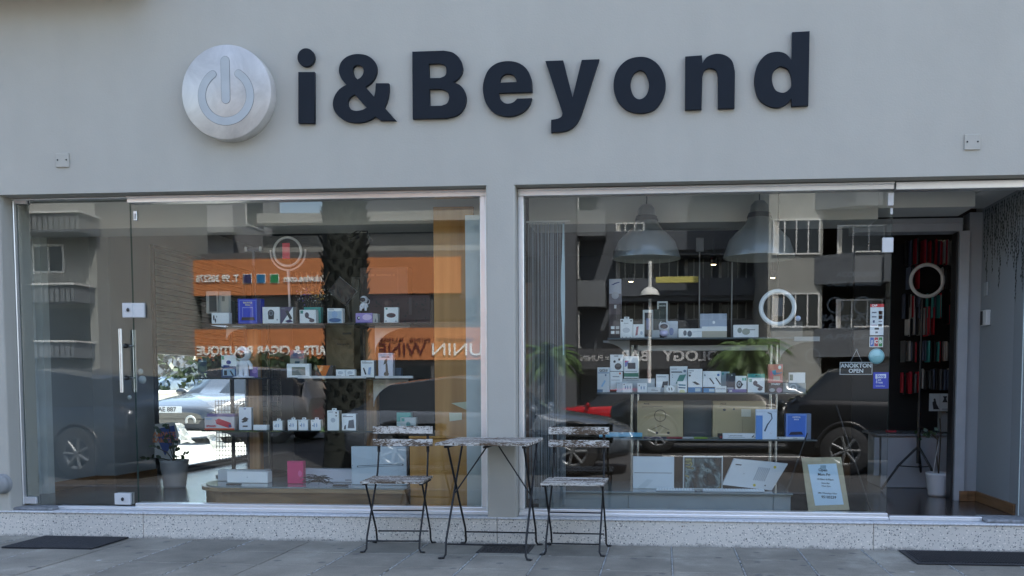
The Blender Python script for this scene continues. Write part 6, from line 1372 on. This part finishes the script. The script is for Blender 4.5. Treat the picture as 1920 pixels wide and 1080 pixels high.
f(.2, .52, .34, .6, (80, 90, 120)); f(.62, .54, .88, .58, (140, 140, 150)); f(.1, .66, .5, .69, (190, 170, 190)); f(.6, .64, .88, .72, (60, 64, 70)); f(.34, .76, .66, .82, (60, 64, 70)); f(.4, .88, .58, .94, (110, 116, 124))
p.build('printed_logos', t); text('printed_text', 'CAP', (-w_*.4, -.0014, h_-2*h_*.05), .018, cm((240, 240, 240)), t, .0001, off=.0006)
t, w_, h_ = stick(1630, 631, 1656, 651, (225, 228, 226), 'payment_sticker', 'small JCB sticker below the tall card payment sticker')
for k, c in enumerate(((40, 90, 170), (170, 40, 60), (50, 130, 70))):
    p = MB(); p.bev(-w_*.9+k*w_*.62, -.0012, -h_*.85, -w_*.9+k*w_*.62+w_*.54, -.0004, h_*.85, cm(c), .0003); p.build('stripe', t); text('printed_letter', 'JCB'[k], (-w_*.9+k*w_*.62+w_*.27, -.0016, 0), .030, cm((240, 240, 240)), t, .0001, off=.0008)
a = at(1643.5, 668, YG_); t = thing('round_sticker', 'round pale blue sticker above the blue tax free sticker', 'sticker', (a.x, YG_, a.z)); rr = 14*6.05/1720
p = MB(); p.lathe([(0, 0), (rr, 0), (rr, .0010)], (0, 0, 0), cm((160, 215, 225)), 32, 'y'); p.lathe([(rr*.93, -.0004), (rr*.87, -.0004)], (0, 0, 0), cm((70, 140, 160)), 32, 'y'); p.build('disc', t); text('printed_text', 'Cyprus', (0, -.0008, 0), .016, cm((110, 170, 180)), t, .0001)
t, w_, h_ = stick(1637, 698, 1667, 728.5, (24, 56, 190), 'tax_free_sticker', 'blue sticker reading Shop Tax Free on the right glass')
p = MB(); p.bev(-w_*.72, -.0010, h_*.28, w_*.62, -.0003, h_*.78, cm((220, 228, 240)), .0003); p.build('white_pill', t); text('printed_text', 'Shop', (-w_*.05, -.0015, h_*.53), .026, cm((24, 56, 190)), t, .0001, off=.0006)
text('printed_text', 'Tax', (-w_*.36, -.0006, h_*.1), .024, cm((220, 228, 240)), t, .0001); text('printed_text', 'Free', (-w_*.22, -.0006, -h_*.24), .024, cm((220, 228, 240)), t, .0001); text('printed_text', 'Global Blue', (-w_*.1, -.0006, -h_*.68), .012, cm((220, 228, 240)), t, .0001)
a, b = at(1574.5, 702.5, YG_), at(1636, 679, YG_); t = thing('open_sign', 'small black hanging sign reading ANOIKTON OPEN on the right glass', 'sign', ((a.x+b.x)/2, YG_+.002, (a.z+b.z)/2)); w_, h_ = (b.x-a.x)/2, (b.z-a.z)/2
p = MB(); p.bev(-w_, 0, -h_, w_, .003, h_, cm((215, 220, 224)), .0008); p.build('rim', t); p = MB(); p.bev(-w_+.0035, -.0008, -h_+.0035, w_-.0035, -.0002, h_-.0035, cm((14, 18, 22)), .0003); p.build('face', t)
for s_, y_ in (('ANOIKTON', h_*.42), ('OPEN', -h_*.42)):
    o = text('sign_lettering', s_, (0, -.0016, y_), .036, cm((215, 222, 226)), t, .0002, off=.0008)
c_ = at(1606, 656, YG_+.002); p = MB()
for s in (-1, 1): p.tube([(s*w_*.36, .001, h_), (c_.x-t.location.x, .001, c_.z-t.location.z)], .0016, cm((150, 156, 160)), 6)
p.ball((c_.x-t.location.x, 0, c_.z-t.location.z), (.010, .004, .010), CLEAR, 12, 8); p.build('hanging_cord', t)
DEC = mat('dark_vinyl_lettering', (.016, .018, .022), .5)
t = thing('window_lettering', 'dark vinyl lettering listing accessories, repairs and phone makers on the right glass', 'lettering', (0, YG_-.0002, 0))
def dec(s, px0, px1, py, hp, off=.001):
    a, b = at(px0, py, YG_), at(px1, py, YG_); o = text('lettering_line', s, ((a.x+b.x)/2, .0008, a.z), hp*6.05/1720*1.36, DEC, t, .0003, off=off, shear=.2)
    bpy.context.view_layer.update(); o.scale[0] = (b.x-a.x)/max(o.dimensions.x, .01)
dec('ACCESORIES', 1567, 1650, 515, 9); dec('CASES & REPAIRS', 1549, 1652, 533, 9); dec('SAMSUNG', 1537, 1645, 597, 11, .002); dec('LENOVO', 1537, 1650, 613, 11, .001); dec('APPLE', 1540, 1630, 632, 10)
for px, py, rpx in ((1566, 572, 15), (1618, 573, 17), (1524, 667, 14)):
    a = at(px, py, YG_); p = MB(); r0 = rpx*6.05/1720; p.lathe([(r0, 0), (r0*.8, 0)], (a.x, .0008, a.z), DEC, 32, 'y'); p.build('round_mark', t)
for i, (px, py, r_, lab) in enumerate(((267, 712, 8, 'clear round sticker right of the door handles'), (243, 745, 6, 'small oval clear sticker below the inner bar handle'), (263, 697, 6, 'faint round sticker above the clear one right of the door handles'))):
    a = at(px, py, .1595); p = MB(); r0 = r_*6.05/1720; p.lathe([(0, 0), (r0*(.7 if i == 1 else 1), 0), (r0*(.7 if i == 1 else 1), .0008)], (a.x, .1595, a.z), mat('clear_sticker', (.30, .33, .32), .5), 24, 'y'); tag(p.build('round_sticker'), lab, 'sticker')

# ------------------------------------------------------------------ the entrance
t = thing('entry_phone', 'small white intercom box on the side wall of the entrance', 'intercom', (XV, atx(1853, 596, XV).y, atx(1853, 596, XV).z))
p = MB(); p.bev(-.035, -.055, -.055, -.001, .055, .055, WHITE, .004); p.build('housing', t); p = MB(); p.bev(-.04, .01, -.05, -.0355, .052, .05, DARKIN, .002); p.build('panel', t)
v = atx(1851, 542, XV); p = MB(); p.bev(XV-.014, v.y-.035, v.z-.05, XV-.001, v.y+.035, v.z+.05, GREYW, .004); tag(p.build('wall_switch'), 'grey wall switch above the intercom in the entrance', 'switch')
t = thing('vine_decal', 'painted dark hanging vines on the entrance side wall', 'vines'); VN = mat('vine_grey_green', (.045, .055, .055), .8)
for k in range(24):
    y = .22+k*.038+random.uniform(-.01, .01); zt_ = 2.30; L_ = random.uniform(.25, .75)*(1 if y < .8 else .8); p = MB(); z = zt_; yy = y
    while z > zt_-L_:
        s_ = random.uniform(.007, .013); dy = random.uniform(-.014, .014)
        p.add([(XV-.002, yy+dy-s_, z), (XV-.002, yy+dy, z-s_*1.6), (XV-.002, yy+dy+s_, z), (XV-.002, yy+dy, z+s_)], [(3, 2, 1, 0)], VN)
        p.add([(XV-.0015, yy-.002, z-.03), (XV-.0015, yy+.002, z-.03), (XV-.0015, yy+.002, z), (XV-.0015, yy-.002, z)], [(3, 2, 1, 0)], VN)
        z -= random.uniform(.016, .026); yy += random.uniform(-.004, .004)
    p.build('vine_strand', t)
ringm = mat('unlit_ring_tube', (.85, .86, .86), .4)
c_ = at(1738, 526, 1.75)
t = thing('ring_light', 'unlit ring light on a tall black tripod in the doorway', 'ring light', (c_.x, 1.75, .177)); zc = c_.z-.177; k = 7.6/1720
p = MB(); p.ring((0, 0, zc), 28.5*k, 3.4*k, ringm, 48, 10); p.build('ring', t)
p = MB(); p.tube([(-.03, .03, .22), (-.03, .03, .72)], .016, BLACKP, 10); p.tube([(-.03, .03, .7), (-.025, .03, zc-28.5*k)], .010, BLACKP, 10); p.build('column', t)
for dx, dy in ((-.30, -.05), (.14, -.12), (.10, .25)):
    p = MB(); p.tube([(-.03, .03, .36), (-.03+dx*.55, .03+dy*.55, .20), (-.03+dx, .03+dy, .008)], .010, BLACKP, 8); p.tube([(-.03, .03, .19), (-.03+dx*.5, .03+dy*.5, .20)], .005, BLACKP, 6); p.build('leg', t)
def plant_right(t, h_, r):
    p = MB(); st = mat('brown_stem')
    for pts in (((0, 0, h_*.9), (-.02, 0, h_+.15), (-.01, 0, h_+.28)), ((-.01, 0, h_+.25), (-.09, 0, h_+.33), (-.16, -.01, h_+.36)), ((0, 0, h_*.9), (.01, 0, h_+.3), (.0, 0, h_+.42))): p.tube(pts, .005, st, 6)
    p.build('stems', t); p = MB(); p.tube([(-.05, -.02, h_*.9), (-.03, -.02, h_+.12), (-.01, -.02, h_+.24)], .003, WHITE, 6); p.build('support_stick', t)
    for k in range(9):
        c_ = Vector((-.04-k*.016, random.uniform(-.02, .02), h_+.30+random.uniform(-.03, .06))); a_ = Vector((random.uniform(-1, 1), -.3, random.uniform(-1, .5))).normalized()*.045; b_ = a_.cross(Vector((0, 1, 0))).normalized()*.016
        p = MB(); p.add([c_, c_+a_*.5+b_, c_+a_, c_+a_*.5-b_], [(0, 1, 2, 3)], LEAF); p.build('leaf', t)
pot('white ribbed plant pot standing in the doorway', 1759, 886, 929, 46, 1.42, mat('white_pot', (.62, .63, .66), .5, 0, .03), plant_right)
t = thing('white_counter', 'low white counter inside the doorway', 'counter', (0, 1.95, .177)); x0, x1 = xr(1652, 860, 1.95), xr(1775, 860, 1.95); zt_ = at(1700, 813, 1.95).z-.177
CT = mat('counter_white', (.45, .48, .53), .5, 0, .03)
p = MB(); p.bev(x0, 0, 0, x1, .5, zt_-.02, CT, .003); p.build('front', t); p = MB(); p.bev(x0-.05, -.03, zt_-.0195, x1+.03, .53, zt_, mat('counter_top', (.25, .27, .3), .3), .003); p.build('top', t)
p = MB(); p.bev(x0-.06, -.01, .1, x0-.015, .04, zt_-.03, CT, .003); p.build('side_leg', t)
prod(1742, 738, 1782, 771, 2.0, None, 'white card with two black animal shapes above the counter in the doorway', (196, 204, 208), [('p', [(.2, .9), (.15, .5), (.3, .35), (.35, .6), (.5, .9)], DK), ('e', .25, .35, .05, .07, DK), ('p', [(.65, .15), (.85, .15), (.8, .3), (.88, .5), (.62, .5), (.7, .3)], DK), ('r', .5, .02, .51, .98, (120, 126, 130)), ('r', .62, .85, .9, .93, GY)], .01, 'card', 'printed_card')
prod(1764, 771, 1788, 810, 2.05, None, 'plain grey box on the counter below the card with animal shapes', (150, 156, 160), [('r', .4, .06, .6, .09, DK)], .1)
prod(1663, 807, 1681, 811, 1.93, None, 'small red packet on the edge of the white counter', (170, 44, 60), [], .05, 'packet', 'small_packet')
# phone cases hanging in rows inside
case_cols = [((.14, .14, .15), 'dark'), ((.60, .60, .60), 'grey'), ((.65, .03, .06), 'red'), ((.10, .60, .60), 'turquoise'), ((.02, .02, .025), 'black'), ((.12, .15, .24), 'slate')]
grid_y = 2.6
rows = ((506, 548, [(1765, 1), (1774, 0), (1783, 5), (1791, 4)]), (452, 500, [(1697, 4), (1706, 4), (1716, 0), (1727, 2), (1736, 2), (1748, 4), (1757, 5), (1765, 1), (1771, 2), (1777, 2)]), (553, 600, [(1693, 5), (1703, 1), (1712, 1), (1722, 1), (1737, 3), (1748, 3), (1757, 3)]), (575, 610, [(1772, 4), (1780, 4)]), (578, 632, [(1698, 1), (1706, 1), (1713, 1), (1721, 1), (1727, 1), (1736, 0), (1742, 0)]), (640, 680, [(1690, 0), (1700, 1), (1712, 4), (1724, 5), (1735, 3), (1746, 4), (1757, 3), (1768, 1), (1780, 4)]), (693, 732, [(1728, 1), (1737, 0), (1746, 5), (1757, 0), (1766, 5), (1777, 1)]), (700, 740, [(1690, 2), (1700, 2), (1712, 0)]), (500, 545, [(1700, 5), (1712, 4), (1768, 4), (1778, 4)]))
ROWN = ('row beside the ring light', 'topmost row', 'row just below the ring light', 'short row below the ring light', 'long middle row', 'row level with the JCB sticker', 'lowest right hand row', 'lowest left hand row', 'row behind the ring light')
for ri, (a, b, cs) in enumerate(rows):
    for px, ci in cs+[(q+5.2, (e_*3+int(q)) % 6 if (int(q) % 3) else 4) for q, e_ in cs]:
        A_, B_ = at(px-2.6, b-random.uniform(0, 4), grid_y), at(px+1.9, a+random.uniform(-3, 3), grid_y+random.uniform(-.03, .03)); c3, nm = case_cols[ci]
        m = mat('case_'+nm, c3, .4, 0, .1); p = MB(); w_ = (B_.x-A_.x)
        p.bev(-w_/2, -.09, -(B_.z-A_.z)/2, w_/2*.2, .0, (B_.z-A_.z)/2, m, .004); p.bev(w_/2*.45, -.07, -(B_.z-A_.z)/2, w_/2, .0, (B_.z-A_.z)/2-.01, m, .003)
        o = p.build('phone_case', None, loc=((A_.x+B_.x)/2, grid_y, (A_.z+B_.z)/2), rz=R(random.uniform(-14, 14))); tag(o, '%s phone case in the %s of the case wall' % (nm, ROWN[ri]), 'phone case', '%s phone cases on the case wall' % nm)
p = MB(); m = mat('rack_black', (.012, .012, .014), .6)
p.box(xr(1600, 600, 2.7), 2.7, .178, 2.7, 2.74, 2.3, m)
tag(p.build('case_wall'), 'black panel wall carrying the hanging phone cases', 'rack')

# small lit ceiling spotlights; the doorway one is added to brighten the phone cases
WARM = mat('lit_spot_lens', (.9, .8, .6), .4, emit=((1.0, .78, .45), 6.))
for i, (px, py, Y, lab) in enumerate(((1183, 528, 5.0, 'lit warm spotlight above the tall phone display box'), (1449, 521, 5.0, 'lit warm spotlight above the hanging ring light'), (1338, 496, 4.2, 'lit warm spotlight between the two pendant lamps'), (1742, 455, 3.0, 'added warm fill spotlight brightening the phone cases inside the doorway'))):
    a = at(px, py, Y); a.z = min(a.z, 2.55) if i < 3 else 2.5
    t = thing('ceiling_spotlight', lab, 'spotlight', a); p = MB(); p.lathe([(.03, 0), (.035, .08), (0, .085)], (0, 0, 0), BLACKP, 16); p.tube([(0, 0, .08), (0, 0, 2.618-a.z)], .006, BLACKP, 6); p.build('housing', t)
    p = MB(); p.lathe([(0, -.002), (.028, -.002)], (0, 0, 0), WARM, 16); p.build('lens', t)
    ld = bpy.data.lights.new('spot_bulb', 'SPOT'); ld.energy = 4 if i < 3 else 26; ld.color = (1, .86, .68); ld.spot_size = R(120); ld.spot_blend = .8; ld.shadow_soft_size = .03
    lo = bpy.data.objects.new('spot_bulb', ld); C.objects.link(lo); lo.parent = t; lo.location = (0, 0, -.01)

# ------------------------------------------------------------------ curves and letters become plain meshes
bpy.context.view_layer.update()
dg = bpy.context.evaluated_depsgraph_get()
for o in [o for o in C.objects if o.type in ('CURVE', 'FONT')]:
    me = bpy.data.meshes.new_from_object(o.evaluated_get(dg)); me.name = o.name
    n = bpy.data.objects.new('tmp_outline', me); nm = o.name; n.parent = o.parent
    n.location = o.location; n.rotation_euler = o.rotation_euler; n.scale = o.scale
    for k in o.keys():
        if k in ('label', 'category', 'group', 'kind'): n[k] = o[k]
    C.objects.link(n); bpy.data.objects.remove(o); n.name = nm
for o in C.objects:
    for k in ('_w', '_h'):
        if k in o: del o[k]
